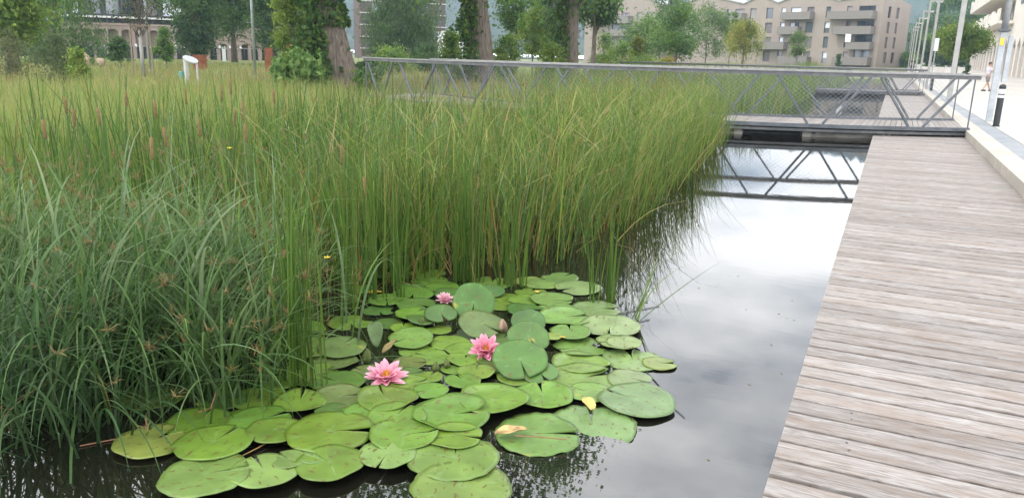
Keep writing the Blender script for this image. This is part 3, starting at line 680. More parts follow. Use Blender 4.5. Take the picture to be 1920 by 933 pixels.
zb_, zt_ = D(1750, 96, 58)[2], D(1752, 72, 58)[2]
MB().tube([sp, (sp[0]+.02, sp[1], zt_)], .035, 8).build('post', M_MAST, t)
MB().box((sp[0]+.02, sp[1]-.06, (zb_+zt_)/2), (.26, .03, zt_-zb_)).build('sign_plate', mat('sign_white', (.62, .63, .64), .5), t, bevel=.004)

# two planters, parked car, umbrella-like hedge, white panel
M_PLANT = noisy('planter_stone', (.55, .52, .48), (.62, .59, .55), 4, .85)
for px, lab in ((1737, 'square pale planter left of the parked white car'), (1762, 'square pale planter right of the parked white car')):
    p = D(px, 128, 112); z = plz(p[1]); t = thing('planter', lab, 'planter', (p[0], p[1], z), 'pale planters on the plaza')
    MB().box((p[0], p[1], z+.4), (1.1, 1.1, .8)).build('tub', M_PLANT, t, bevel=.03)
    c = np.stack([U(240, p[0]-.5, p[0]+.5), U(240, p[1]-.5, p[1]+.5), U(240, z+.75, z+1.0)], 1)
    g_ = leaf_geo(c, U(240, .1, .2), mixcol(240, [(.06, .12, .03)], [1])); link_mesh('plants', mesh_np('plants', *g_), M_LEAF, t).location = (-p[0], -p[1], -z)
p = D(1752, 121.5, 180); z = plz(p[1]); t = thing('parked_car', 'white car parked far down the plaza under the trees', 'car', (p[0], p[1], z))
def carpts(pts, y0, y1, m):
    m.prism([(p[0]+x, p[1]+y0, z+h) for x, h in pts], (0, y1-y0, 0))
m = MB(); carpts([(-2.1, .3), (2.1, .3), (2.15, .75), (1.9, .95), (1.0, 1.02), (-2.0, 1.02), (-2.15, .7)], -.88, .88, m); m.build('body', mat('car_white', (.75, .75, .76), .25), t, bevel=.06)
m = MB(); carpts([(1.0, 1.02), (.35, 1.48), (-1.3, 1.5), (-2.0, 1.02)], -.78, .78, m); m.build('cabin', G_DARK, t, bevel=.03)
m = MB(); carpts([(.42, 1.45), (.3, 1.54), (-1.25, 1.56), (-1.4, 1.46)], -.74, .74, m); m.build('roof', mat('car_roof', (.75, .75, .76), .25), t, bevel=.02)
for x in (-1.35, 1.35):
    for y in (-.8, .8): MB().tube([(p[0]+x, p[1]+y-.1, z+.32), (p[0]+x, p[1]+y+.1, z+.32)], .32, 16).build('wheel', M_BLACK, t)

# ------------------------------------------------------------------ people
def skin(name, joints, edges, radii, m, parent=None, sub=2, root=0):
    me = bpy.data.meshes.new(name); o0 = wl(parent) if parent else Vector((0, 0, 0))
    me.from_pydata([(j[0]-o0.x, j[1]-o0.y, j[2]-o0.z) for j in joints], edges, [])
    ob = link_mesh(name, me, m, parent); sk = ob.modifiers.new('skin', 'SKIN'); sk.use_smooth_shade = True
    for i, r_ in enumerate(radii): me.skin_vertices[0].data[i].radius = (r_, r_) if not hasattr(r_, '__len__') else r_; me.skin_vertices[0].data[i].use_root = (i == root)
    ss = ob.modifiers.new('sub', 'SUBSURF'); ss.levels = sub; ss.render_levels = sub
    return ob
def person(base, face, h, label, shirt_c, short_c, stride=.26, hair_c=(.06, .035, .02), long_trousers=False, hand_face=True):
    f = np.array([math.cos(face), math.sin(face), 0]); s_ = np.array([-f[1], f[0], 0]); k = h/1.72
    P_ = lambda a, b, c: tuple(np.array(base)+k*(f*a+s_*b)+np.array([0, 0, k*c]))
    t = thing('person', label, 'person', base)
    J = [P_(0, 0, .92), P_(0, 0, 1.12), P_(.0, 0, 1.33), P_(.0, 0, 1.43), P_(.02, 0, 1.50), P_(.03, 0, 1.60), P_(.03, 0, 1.69),
         P_(.0, .19, 1.38), P_(-.03, .25, 1.10), P_(.14, .20, .98), P_(.22, .17, .95),
         P_(.0, -.19, 1.38), P_(.08, -.25, 1.12), P_(.22, -.16, 1.34), P_(.21, -.10, 1.47),
         P_(.0, .10, .86), P_(.10, .11, .48), P_(stride, .11, .09), P_(stride+.14, .11, .04),
         P_(.0, -.10, .86), P_(-.04, -.11, .48), P_(-stride*.9, -.11, .12), P_(-stride*.9+.13, -.11, .04)]
    E_ = [(0, 1), (1, 2), (2, 3), (3, 4), (4, 5), (5, 6), (2, 7), (7, 8), (8, 9), (9, 10), (2, 11), (11, 12), (12, 13), (13, 14), (0, 15), (15, 16), (16, 17), (17, 18), (0, 19), (19, 20), (20, 21), (21, 22)]
    Rr = [.12, .12, .13, .06, .055, .095, .075, .06, .042, .034, .03, .06, .042, .034, .03, .085, .055, .04, .03, .085, .055, .04, .03]
    M_SK = mat('skin', (.50, .31, .23), .5)
    skin('body', J, E_, [r*k for r in Rr], M_SK, t)
    skin('shirt', [J[0], J[1], J[2], P_(0, 0, 1.42), J[7], P_(-.02, .235, 1.2), J[11], P_(.05, -.235, 1.2)], [(0, 1), (1, 2), (2, 3), (2, 4), (4, 5), (2, 6), (6, 7)], [r*k for r in (.155, .15, .155, .085, .085, .075, .085, .075)], mat('shirt', shirt_c, .85), t, 2)
    kn = .42 if not long_trousers else .14
    sh = [P_(0, 0, .98), P_(0, 0, .90), P_(.0, .10, .84), P_(.09, .11, .52) if not long_trousers else P_(stride*.95, .11, .14), P_(.0, -.10, .84), P_(-.035, -.11, .52) if not long_trousers else P_(-stride*.85, -.11, .16)]
    skin('shorts' if not long_trousers else 'trousers', sh, [(0, 1), (1, 2), (2, 3), (1, 4), (4, 5)], [r*k for r in (.145, .15, .115, .095, .115, .095)], mat('trousers', short_c, .9), t, 2)
    m = bmesh.new(); bmesh.ops.create_uvsphere(m, u_segments=16, v_segments=10, radius=1)
    me = bpy.data.meshes.new('hair'); 
    for v in list(m.verts):
        if v.co.z < -.25 and v.co.x > -.2: m.verts.remove(v)
    for v in m.verts: v.co = Vector(((v.co.x*.105-.0)*k, v.co.y*.085*k, v.co.z*.10*k))
    m.to_mesh(me); m.free(); o = link_mesh('hair', me, mat('hair', hair_c, .7), t); o.rotation_euler = (0, 0, face); o.location = Vector(P_(.015, 0, 1.655))-Vector(base)
    for sd, x in ((.11, stride+.06), (-.11, -stride*.9+.05)):
        m = MB(); m.box(P_(x, sd, .045), (.27*k, .10*k, .09*k), (f, s_, (0, 0, 1))); m.build('shoe', mat('shoe', (.03, .03, .035), .6), t, bevel=.03*k)
    m = MB()
    for sd in (.035, -.035): m.box(P_(.128, sd, 1.625), (.012*k, .022*k, .012*k), (f, s_, (0, 0, 1)))
    m.build('eyes', M_BLACK, t)
    m = MB(); m.add([P_(.12, .012, 1.585), P_(.12, -.012, 1.585), P_(.15, 0, 1.585), P_(.122, 0, 1.63)], [(0, 1, 2), (0, 3, 1), (1, 3, 2), (2, 3, 0)]); m.build('nose', M_SK, t)
    return t
pb_ = W(1848, 171, .27); pb_[2] = .27
person(pb_, rad(18), 1.80, 'person in white t-shirt and grey shorts walking across the plaza behind the mast', (.62, .58, .68), (.20, .18, .18))
pd_ = D(1711, 124, 118); pd_[2] = plz(pd_[1])
person(pd_, rad(100), 1.75, 'tiny distant person in dark clothes by the row of lamps', (.03, .03, .05), (.03, .03, .06), .12, long_trousers=True)

# ------------------------------------------------------------------ trees
def tree(label, loc, H, base, rx, cols, wts, nclus=60, per=90, leaf=.3, tr=.15, shape='round', lean=(0, 0), name='tree', rc=.22, droop=0.0, group=None, cat='tree', limbs=14, extra=None, ncore=0, ry=None, stakes=False, trunkmat=None, jit=.16):
    x, y, z = loc; t = thing(name, label, cat, loc, group); ry = ry or rx
    def env(h):
        if shape == 'round': return math.sqrt(max(0, 1-(2*h-1)**2))
        if shape == 'cone': return (1-h)**.75*min(1, h*6+.25)
        if shape == 'oval': return max(0, math.sin(math.pi*min(1, h**.75)))**.7
        if shape == 'column': return min(1, h*5+.4)*min(1, (1-h)*3.5)
        if shape == 'dome': return math.sqrt(max(0, 1-h**2.2))*min(1, h*4+.55)
    top = base+(H-base)
    m = MB(); tp = [(x+lean[0]*f, y+lean[1]*f, z-.15+(H*.93)*f) for f in np.linspace(0, 1, 8)]
    m.tube(tp, [tr*(1.25 if i == 0 else 1)*(1-.85*i/7) for i in range(8)], 9)
    cs = []
    for i in range(nclus):
        h = rng.uniform(.02, .98); e = env(h); a = rng.uniform(0, 2*math.pi); q = math.sqrt(rng.uniform(.12, 1))
        f = (base+(H-base)*h)/H
        e *= rng.uniform(.72, 1.22)*(1+.18*math.sin(3*a+label.__len__())); cs.append((x+lean[0]*f+rx*e*q*math.cos(a), y+lean[1]*f+ry*e*q*math.sin(a), z+base+(H-base)*h, h))
    for i in range(min(limbs, nclus)):
        c = cs[i]; hb = max(base*.7, (c[2]-z)*.62); f = hb/H; b0 = (x+lean[0]*f, y+lean[1]*f, z+hb)
        mid = ((b0[0]*.55+c[0]*.45), (b0[1]*.55+c[1]*.45), b0[2]*.42+c[2]*.58)
        m.tube([b0, mid, c[:3]], [tr*.34, tr*.2, tr*.05], 5, False)
    m.build('trunk', M_BARK, t, smooth=True)
    if trunkmat: q_ = MB(); q_.tube([(x, y, z-.1), (x+lean[0]*.2, y, z+2.3)], [tr*1.35, tr*1.1], 9); q_.build('painted_bark', trunkmat, t, smooth=True)
    pts, col = [], []
    cc = mixcol(nclus, cols, wts, jit)
    for i, c in enumerate(cs):
        r_ = rc*rx*rng.uniform(.7, 1.35); n = int(per*rng.uniform(.6, 1.4))
        q = rng.normal(size=(n, 3))*[r_, r_, r_*.75]
        if droop: q[:, 2] -= np.abs(rng.exponential(droop, n))
        pts.append(q+np.array(c[:3])); col.append(np.clip(cc[i]*rng.uniform(.8, 1.22, (n, 1)), 0, 1))
    pts, col = np.concatenate(pts), np.concatenate(col)
    V, F_, C = leaf_geo(pts, rng.uniform(.65, 1.3, len(pts))*leaf, col, asp=.6 if not droop else .32, dirs=None if not droop else np.tile(np.array([0, 0, -1.0]), (len(pts), 1)))
    cr = link_mesh('crown', mesh_np('crown', V-np.array(loc), F_, C), M_LEAF, t)
    if stakes:
        m = MB(); hs = stakes
        for a in (0.4, 2.5, 4.6): m.tube([(x+.55*math.cos(a), y+.55*math.sin(a), z-.1), (x+.5*math.cos(a), y+.5*math.sin(a), z+hs)], .045, 6)
        q = [(x+.5*math.cos(a), y+.5*math.sin(a), z+hs-.08) for a in (.4, 2.5, 4.6, .4)]
        for a_, b_ in zip(q[:-1], q[1:]): m.bar(a_, b_, .05, .09)
        m.build('support_stakes', M_WOODSTAKE, t)
    return t
def G(px, py, d):
    p = D(px, py, d); p[2] = gz1(p[0], p[1]); return tuple(p)
def HT(px, py, d, loc): return D(px, py, d)[2]-loc[2]
DKG = [(.105, .18, .065), (.13, .215, .07), (.085, .155, .06)]; MDG = [(.155, .26, .07), (.19, .30, .08), (.125, .22, .065)]; LTG = [(.25, .34, .07), (.30, .38, .085), (.19, .28, .065)]
W3 = [3, 2, 2]
# three old poplars wrapped in ivy, crowns far above the frame
def poplar(label, px, d, wpx, leanpx, H=27, rx=6.5, ivy_side=0, sd=0, ivyn=2600, hi_ivy=2.6, lm=(2.2, 11)):
    loc = G(px, 150, d); x, y, z = loc; r_ = wpx/1440*depth(loc)/2
    t = thing('poplar_tree', label, 'tree', loc, 'old ivy-covered poplars')
    ln = np.array([CR[0], CR[1]])*leanpx
    m = MB(); hs = np.linspace(0, 1, 26)
    for h in (0,):
        vs, fs = [], []; nS = 22
        for i, f in enumerate(hs):
            zz = z-.3+H*.92*f; w = r_*(1+.42*math.exp(-f*H/1.1))*(1-.82*f)
            for k in range(nS):
                a = 2*math.pi*k/nS; w2 = w*(1+.10*math.sin(3*a+f*5+sd)+.05*math.sin(7*a-f*9)+.035*rng.normal())
                vs.append((x+ln[0]*min(f*5, 1+f)+w2*math.cos(a), y+ln[1]*min(f*5, 1+f)+w2*math.sin(a), zz))
        for i in range(25):
            for k in range(nS): fs.append((i*nS+k, i*nS+(k+1) % nS, (i+1)*nS+(k+1) % nS, (i+1)*nS+k))
        m.add(vs, fs)
    cs = []
    for i in range(95):
        h = rng.uniform(0.0, 1); e = math.sin(math.pi*min(1, (.10+.88*h)**.8))**.6; a = rng.uniform(0, 6.283); q = math.sqrt(rng.uniform(.1, 1))
        cs.append(np.array([x+ln[0]*1.3+rx*e*q*math.cos(a), y+ln[1]*1.3+rx*e*q*math.sin(a), z+5.2+(H-5.2)*h]))
    for c in cs[:34]:
        hb = max(3.6, (c[2]-z)*.6); b0 = np.array([x+ln[0], y+ln[1], z+hb]); mid = b0*.5+c*.5+np.array([0, 0, .6]); m.tube([b0, mid, c], [r_*.3, r_*.16, .03], 6, False)
    m.build('trunk', M_BARK, t, smooth=True)
    pts, col = [], []; cc = mixcol(len(cs), MDG+DKG, [3, 2, 2, 2, 2, 1], .2)
    for c, c_ in zip(cs, cc):
        n = int(240*rng.uniform(.6, 1.4)); r2 = rng.uniform(.7, 1.5); pts.append(c+rng.normal(size=(n, 3))*[r2, r2, r2*.7]); col.append(c_*rng.uniform(.8, 1.2, (n, 1)))
    pts, col = np.concatenate(pts), np.concatenate(col)
    V, F_, C = leaf_geo(pts, U(len(pts), .16, .36), col, asp=.8); link_mesh('crown', mesh_np('crown', V-np.array(loc), F_, C), M_LEAF, t)
    # ivy: leaves in lumps standing off the bark, thicker on the left side and at the foot
    n = ivyn*4; zz = rng.uniform(0, 1, n)**1.15*8.5; a = rng.vonmises(ivy_side, .75, n)
    lump = .5+.5*np.sin(zz*1.9+a*2+sd)*np.sin(zz*.9-a*3+1+sd)
    keep = rng.uniform(0, 1, n) < (.25+.75*lump)*np.where((np.cos(a-ivy_side) > .2) | (zz > hi_ivy), 1, .05); zz, a, lump = zz[keep], a[keep], lump[keep]; n = len(zz)
    off = rng.uniform(.0, 1, n)**.7*(.20+1.15*lump*np.exp(-zz/6)*np.clip(np.cos(a-ivy_side)+.35, .15, 1.2))
    rr = r_*(1+.42*np.exp(-zz/1.1))*(1-.82*zz/H)+off
    f = zz/(H*.92); lx = np.minimum(f*5, 1+f)
    p3 = np.stack([x+ln[0]*lx+rr*np.cos(a), y+ln[1]*lx+rr*np.sin(a), z+zz-.05], 1)
    col = mixcol(n, [(.08, .155, .04), (.14, .225, .05), (.055, .115, .038), (.20, .26, .055)], [4, 3, 2, 1.2], .25)
    V, F_, C = leaf_geo(p3, U(n, .13, .27), col, asp=.85); link_mesh('ivy', mesh_np('ivy', V-np.array(loc), F_, C), M_LEAF, t)
    return t
LEFT = math.atan2(-CR[1], -CR[0])+.05        # direction towards the left of the picture, slightly to the viewer
poplar('leaning ivy-clad poplar trunk at the left end of the nearer footbridge', 646, 34, 55, -1.0, 26, 6.2, LEFT, .3, 3600, )
poplar('upright thick poplar trunk behind the middle of the bridge rail', 903, 42, 44, -.25, 27, 6.5, LEFT+.1, 2.1, 1900, 8)
poplar('more slender poplar trunk right of the other two, with hanging branches', 1070, 50, 31, -.2, 27, 3.9, LEFT, 4.0, 1400, 8)
def T(label, px, base_y, d, top_y, wpx, cols=MDG, wts=W3, bpy_=None, **kw):
    loc = G(px, base_y, d); H = max(1.0, HT(px, top_y, d, loc)); rx = wpx/2/1440*depth((loc[0], loc[1], 1.7))
    b = .12*H if bpy_ is None else max(.05, HT(px, bpy_, d, loc))
    return tree(label, loc, H, b, rx, cols, wts, **kw)
# left background
T('yellow-green leafy tree cut off by the upper left corner', 22, 104, 46, -520, 150, LTG, [3, 2, 1], 72, nclus=240, per=160, leaf=.26, tr=.3, shape='oval', rc=.2)
T('big drooping mid-green tree left of the dark glazed block', 112, 116, 70, -430, 185, MDG+DKG, [2, 2, 2, 1, 1, 1], 112, nclus=230, per=150, leaf=.3, tr=.35, shape='dome', rc=.17, droop=.5)
T('dark conical tree with dense foliage in front of the arched hall', 372, 118, 78, -360, 104, DKG, W3, 108, nclus=230, per=170, leaf=.26, tr=.3, shape='oval', rc=.2)
T('dark green tree directly left of the thin grey pole', 440, 118, 92, -320, 120, DKG+MDG, [3, 2, 2, 1, 1, 1], 70, nclus=180, per=150, leaf=.3, tr=.3, rc=.2, shape='round')
T('broad dark tree right of the thin grey pole', 515, 118, 84, -380, 110, DKG+MDG, [3, 2, 2, 1, 1, 1], 96, nclus=230, per=170, leaf=.28, tr=.35, rc=.2, shape='oval')
T('bright light-green young tree touching the ivy of the leaning poplar', 557, 130, 40, -50, 75, LTG, W3, 112, nclus=60, per=130, leaf=.16, tr=.1, rc=.18, shape='oval')
T('sparse young tree with wooden support stakes and a whitewashed trunk', 268, 128, 44, -50, 130, [(.07, .10, .03), (.12, .14, .04), (.05, .07, .03)], W3, 42, nclus=30, per=26, leaf=.14, tr=.075, rc=.13, limbs=30, stakes=2.6, trunkmat=noisy('whitewashed_bark', (.30, .27, .24), (.52, .50, .47), 4, .9, stretch=(1, 1, .6)))
T('small dark young tree before the first arches', 226, 114, 62, 72, 38, DKG, W3, 113, nclus=46, per=60, leaf=.15, tr=.05, shape='dome', rc=.17)
T('small fresh-green young tree before the arches right of the staked one', 312, 116, 58, 54, 42, MDG, W3, 112, nclus=60, per=50, leaf=.15, tr=.05, shape='cone', rc=.15)
T('pale weeping birch behind the bridge between two poplar trunks', 757, 118, 80, -60, 150, [(.12, .19, .08), (.15, .22, .09), (.095, .155, .07)], W3, 105, nclus=150, per=170, leaf=.28, tr=.2, shape='dome', rc=.16, droop=.6)
T('thin dark tree between the second and third poplar', 965, 118, 62, -60, 80, DKG+MDG, [2, 2, 2, 1, 1, 1], 60, nclus=60, per=110, leaf=.22, tr=.18, rc=.2)
T('feathery yellow-green young tree between the second and third poplar', 998, 122, 55, 12, 62, LTG+MDG, [3, 2, 2, 1, 1, 1], 100, nclus=70, per=90, leaf=.14, tr=.06, shape='oval', rc=.17)
T('dark tree behind the yellow-green young tree', 1030, 118, 75, -60, 80, DKG, W3, 80, nclus=70, per=130, leaf=.26, tr=.2, rc=.2)
T('dark blue-green broadleaf tree with low hanging boughs right of the third poplar', 1112, 118, 66, -70, 92, DKG, W3, 45, nclus=70, per=140, leaf=.24, tr=.25, rc=.2)
T('tall dark tree covering the gap between the two beige blocks', 1250, 118, 128, -40, 62, DKG, W3, 75, nclus=60, per=130, leaf=.34, tr=.35, rc=.2, shape='round')
T('green young tree left of the tall dark tree in front of beige gable', 1207, 118, 84, 36, 84, MDG, W3, 104, nclus=55, per=110, leaf=.22, tr=.09, shape='oval')
T('young tree tied to stakes in front of the gap between beige blocks', 1267, 120, 74, 12, 92, MDG+DKG, W3+[1, 1, 1], 100, nclus=60, per=110, leaf=.2, tr=.08, shape='oval', stakes=1.7)
T('pale airy young tree left of the willow', 1322, 119, 88, 10, 90, [(.17, .25, .11), (.21, .29, .12), (.13, .20, .08)], W3, 104, nclus=70, per=80, leaf=.2, tr=.08, shape='column', rc=.17)
T('slim dark columnar tree just left of the willow', 1366, 119, 96, 14, 22, DKG, W3, 80, nclus=34, per=80, leaf=.22, tr=.07, shape='column')
T('yellowish young weeping willow in front of the beige block', 1392, 121, 78, 38, 72, [(.40, .40, .11), (.30, .34, .10), (.16, .22, .07)], [3, 3, 1], 88, nclus=60, per=110, leaf=.22, tr=.08, shape='dome', rc=.15, droop=.45)
T('thin pale young tree before the ground floor balcony', 1493, 122, 92, 62, 38, [(.17, .25, .09), (.22, .30, .11), (.13, .20, .07)], W3, 105, nclus=34, per=70, leaf=.18, tr=.05, shape='oval')
T('bright green rounded plane tree on the plaza by the arcade', 1793, 128, 100, 50, 84, [(.16, .25, .035), (.20, .28, .045), (.11, .19, .035)], W3, 100, nclus=90, per=150, leaf=.26, tr=.17, shape='round', rc=.17)
for px, d, ty, w, lab in ((1722, 215, 38, 50, 'dark tree at the far end of the lamp row'), (1765, 200, -18, 78, 'tall pale-topped dark tree behind the lamps'), (1815, 205, 6, 80, 'wide dark tree behind the bright plane tree'), (1852, 190, -6, 60, 'dark tree touching the arcade balconies'), (1738, 175, 70, 44, 'low dense dark tree behind the parked car'), (1790, 178, 74, 60, 'low dense dark tree behind the bright plane tree')):
    T(lab, px, 126, d, ty, w, DKG+MDG, [3, 2, 2, 1, .5, 1], 112 if ty < 60 else 118, nclus=70, per=140, leaf=.42, tr=.3, shape='oval' if ty < 60 else 'dome', rc=.2, group='tree row closing off the plaza')
# shrubs and tall weeds in the meadow
def shrub(label, px, by, d, ty, w, cols, wts, **kw): return T(label, px, by, d, ty, w, cols, wts, by+90, name='shrub', cat='shrub', limbs=8, tr=.03, **{**dict(nclus=52, per=60, leaf=.13, shape='dome', rc=.24), **kw})
shrub('feathery grey-green shrub in the meadow at upper left', 100, 124, 34, 62, 70, [(.10, .14, .06), (.13, .17, .075)], [1, 1], leaf=.09, per=60)
shrub('pale wispy shrub at the left picture edge', 18, 124, 36, 58, 70, [(.12, .16, .06), (.16, .18, .08)], [1, 1], leaf=.09, per=45)
shrub('fresh green low shrub before the boulders', 148, 130, 33, 94, 36, LTG, W3, leaf=.1)
shrub('broad-leaved green shrub at the foot of the leaning poplar', 560, 168, 31, 112, 90, MDG, W3, leaf=.24, per=90)
shrub('dark leafy shrub right of the leaning poplar', 692, 172, 31, 118, 46, DKG+MDG, [1]*6, leaf=.2)
shrub('light green bushy shrub between the first and second poplar', 735, 126, 60, 92, 70, LTG+MDG, [2, 1, 1, 1, 1, 1], leaf=.18)
shrub('dark shrub at the right foot of the weeping birch', 800, 124, 66, 84, 56, DKG, W3, leaf=.2)
shrub('bright shrub at the left of the second poplar', 846, 132, 40, 60, 40, LTG+MDG, [1]*6, leaf=.16)
shrub('light green shrub at the right of the second poplar', 950, 128, 46, 70, 56, LTG+MDG, [1]*6, leaf=.16)
shrub('yellow-green shrub right behind the rail by the third poplar', 1030, 128, 47, 88, 50, LTG, W3, leaf=.16)
shrub('light shrub in front of the left beige gable', 1130, 124, 70, 66, 52, LTG+MDG, [1]*6, leaf=.18)
shrub('yellow-leaved shrub beside a short stake', 1194, 124, 66, 70, 30, [(.22, .24, .045), (.16, .2, .05)], [1, 1], leaf=.16)
shrub('green rounded shrub below the beige gable windows', 1165, 126, 62, 84, 50, MDG+LTG, [1]*6, leaf=.16)
shrub('wide low green shrub left of the yellow patch', 1215, 127, 60, 106, 70, MDG+LTG, [1]*6, leaf=.15)
shrub('small yellow flowering shrub under the staked young tree', 1248, 126, 64, 110, 34, [(.34, .28, .05), (.24, .25, .06)], [1, 1], leaf=.13)
shrub('dark shrub beside the balcony terrace wall', 1571, 124, 140, 95, 11, DKG, W3, leaf=.25, nclus=16)
shrub('green shrub in front of the zigzag-roofed block corner', 1700, 124, 160, 100, 30, MDG, W3, leaf=.3)
shrub('clipped dark green hedge cone by the arcade', 1813, 131, 105, 112, 12, DKG, W3, leaf=.15, nclus=16)
# poles, boulders, white panel and rust-red panels in the meadow
def pole(label, px, by, d, w, topy=-120):
    loc = G(px, by, d); t = thing('lamp_pole', label, 'pole', loc, 'thin grey poles in the meadow'); h = HT(px, topy, d, loc)
    MB().tube([loc, (loc[0], loc[1], loc[2]+h)], [w, w*.7], 10).build('pole', M_MAST, t, smooth=True)
    MB().tube([(loc[0], loc[1], loc[2]-.05), (loc[0], loc[1], loc[2]+.12)], w*1.9, 10).build('base_plate', M_MAST, t)
pole('thin grey pole in front of the dark trees right of the white panel', 478, 128, 45, .08); pole('thin grey pole just right of the staked young tree', 281, 116, 56, .075)
M_ROCK = noisy('boulder_stone', (.40, .29, .20), (.56, .43, .33), 1.8, .9, bump=.5)
for px, py, w, h, lab in ((124, 113, 10, 9, 'small pinkish boulder left of the larger one'), (161, 113, 11, 15, 'upright pinkish boulder in the far meadow'), (191, 117, 12, 8, 'low wide pinkish boulder right of the upright one')):
    p = G(px, py+3, 62); sc = 62/1440*.98
    bm = bmesh.new(); bmesh.ops.create_icosphere(bm, subdivisions=3, radius=1); me = bpy.data.meshes.new('boulder')
    for v in bm.verts:
        n_ = 1+.22*math.sin(v.co.x*3.1+px)+.18*math.sin(v.co.y*4+v.co.z*2.3+px)+.05*rng.normal(); v.co = Vector((v.co.x*w*sc*.62*n_, v.co.y*w*sc*.5*n_, v.co.z*h*sc*.75*n_))
    bm.to_mesh(me); bm.free(); zc_ = D(px, py, 62)[2]; o = link_mesh('boulder', me, M_ROCK); o.location = (p[0], p[1], max(p[2]+.2, zc_)); tag(o, lab, 'boulder', 'pinkish boulders')
dW = 36; a0_ = D(342, 108, dW); b0_ = D(371, 118, dW); c0 = (a0_+b0_)/2
t = thing('oval_board', 'white oval tilted board on two pale posts standing in the meadow', 'panel', (c0[0], c0[1], gz1(c0[0], c0[1])))
ux = np.array([CR[0], CR[1], 0]); ux /= np.linalg.norm(ux); uv = np.cross((0, 0, 1.), ux); L_ = np.linalg.norm(b0_-a0_)
m = MB(); n_ = 28; ax1 = (b0_-a0_)/L_; ax2 = uv*.75+np.array([0, 0, .66]); vs = [c0+ax1*math.cos(q)*L_*.50+ax2*math.sin(q)*.16 for q in np.linspace(0, 6.283, n_, endpoint=False)]
m.prism(vs, np.cross(ax1, ax2)*.07); m.build('board', mat('board_white', (.62, .62, .62), .5), t)
for px, w_p in ((347, .13), (351, .06), (369, .08)):
    q = D(px, 112 if px < 360 else 119, dW); m = MB(); m.tube([(q[0], q[1], gz1(q[0], q[1])-.05), tuple(q)], w_p*.6, 8); m.build('post', noisy('pale_post', (.50, .47, .45), (.60, .57, .55), 5, .7), t)
q = G(341, 146, 33); o = MB().box((q[0], q[1], D(341, 141, 33)[2]), (.16, .16, .28)).build('utility_box', mat('teal_paint', (.10, .30, .27), .5), None, bevel=.02); tag(o, 'small teal box low in the meadow beside the white oval board', 'box')
M_RUST = noisy('rusty_steel', (.22, .065, .03), (.33, .11, .05), 3, .8)
def panel(label, px0, px1, py0, py1, d, th=.1):
    a_, b_ = D(px0, py1, d), D(px1, py1, d); zt = D((px0+px1)/2, py0, d)[2]; m = MB(); z0 = min(gz1(a_[0], a_[1]), zt-.4)-.1
    m.bar((a_[0], a_[1], (z0+zt)/2), (b_[0], b_[1], (z0+zt)/2), th, zt-z0); tag(m.build('steel_panel', M_RUST), label, 'panel', 'rust-red steel panels')
panel('tall rust-red steel panel left of the leaning poplar', 497, 512, 90, 120, 60); panel('low rust-red steel edging below the dark conical tree', 361, 388, 103, 116, 60)
panel('rust-red steel panel half hidden behind the ivy of the leaning poplar', 538, 556, 82, 106, 60)
aw_, bw_ = D(417, 110, 100), D(424, 110, 100); m = MB(); m.bar((aw_[0], aw_[1], .9+.2), (bw_[0], bw_[1], .9+.2), .06, 1.7); tag(m.build('white_banner', M_WHITE), 'narrow white upright banner before the arched hall doors', 'banner')
# ------------------------------------------------------------------ reeds, sedges, meadow grass (uncountable: stuff)
RIGHT = math.atan2(CR[1], CR[0]); TOWARD = math.atan2(-fw[1], -fw[0])
edge_y = np.array([1.0, 3.0, 3.9, 4.4, 5.2, 5.6, 6.4, 8.0, 10.2, 13.9, 16.7, 18.6, 24, 30, 48, 130])
edge_x = np.array([-5.2, -3.9, -3.5, -3.35, -3.0, -2.75, -2.5, -2.45, -2.6, -3.05, -3.3, -3.4, -3.2, -3.1, -3.6, -5.5])
def edge(y): return np.interp(y, edge_y, edge_x)
GREEN = [(.10, .19, .038), (.14, .235, .05), (.075, .155, .042), (.185, .26, .06)]
YEL = [(.24, .30, .065), (.30, .31, .09), (.36, .31, .125)]; STRAW = [(.38, .27, .12), (.30, .20, .09)]; GLAU = [(.12, .20, .07), (.18, .255, .12), (.08, .145, .042)]
def zbase(x, y): return np.maximum(ground_z(x, y), -.12)
def plant(name, geos, label, kind='stuff', cat=None, parent=None, loc=None, group=None):
    V, F_, C = merge(*geos)
    if loc is not None: V = V-np.array(loc)
    o = link_mesh(name, mesh_np(name, V, F_, C, True), M_BLADE, parent)
    if loc is not None and parent is None: o.location = loc
    if not parent: tag(o, label, cat, group, kind if not cat else None)
    return o
def rushes(x, y, hmin, hmax, w=.010, cols=None, wts=None, lean=.14, kap=.34, az=None, zb=None, K=6, tipc=.75, pw=1.0):
    n = len(x); cols = cols or GREEN+YEL+STRAW; wts = wts or [5, 5, 4, 3, 1.2, .7, .3, .35, .2]
    c = mixcol(n, cols, wts); c0 = c*np.array([1.15, 1.1, .9]); c1 = c*(1-.25*rng.uniform(size=(n, 1)))+np.array([.05, .035, .008])*rng.uniform(size=(n, 1))*tipc
    zz = zbase(x, y) if zb is None else np.full(n, zb); hmin = np.broadcast_to(hmin, n); hmax = np.broadcast_to(hmax, n)
    return blade_geo(np.stack([x, y, zz], 1), rng.uniform(hmin, hmax), U(n, w*.7, w*1.3), U(n, 0, 6.283) if az is None else az, np.abs(rng.normal(0, lean, n)), rng.gamma(1.3, kap/1.3, n), c0, c1, K, pw)
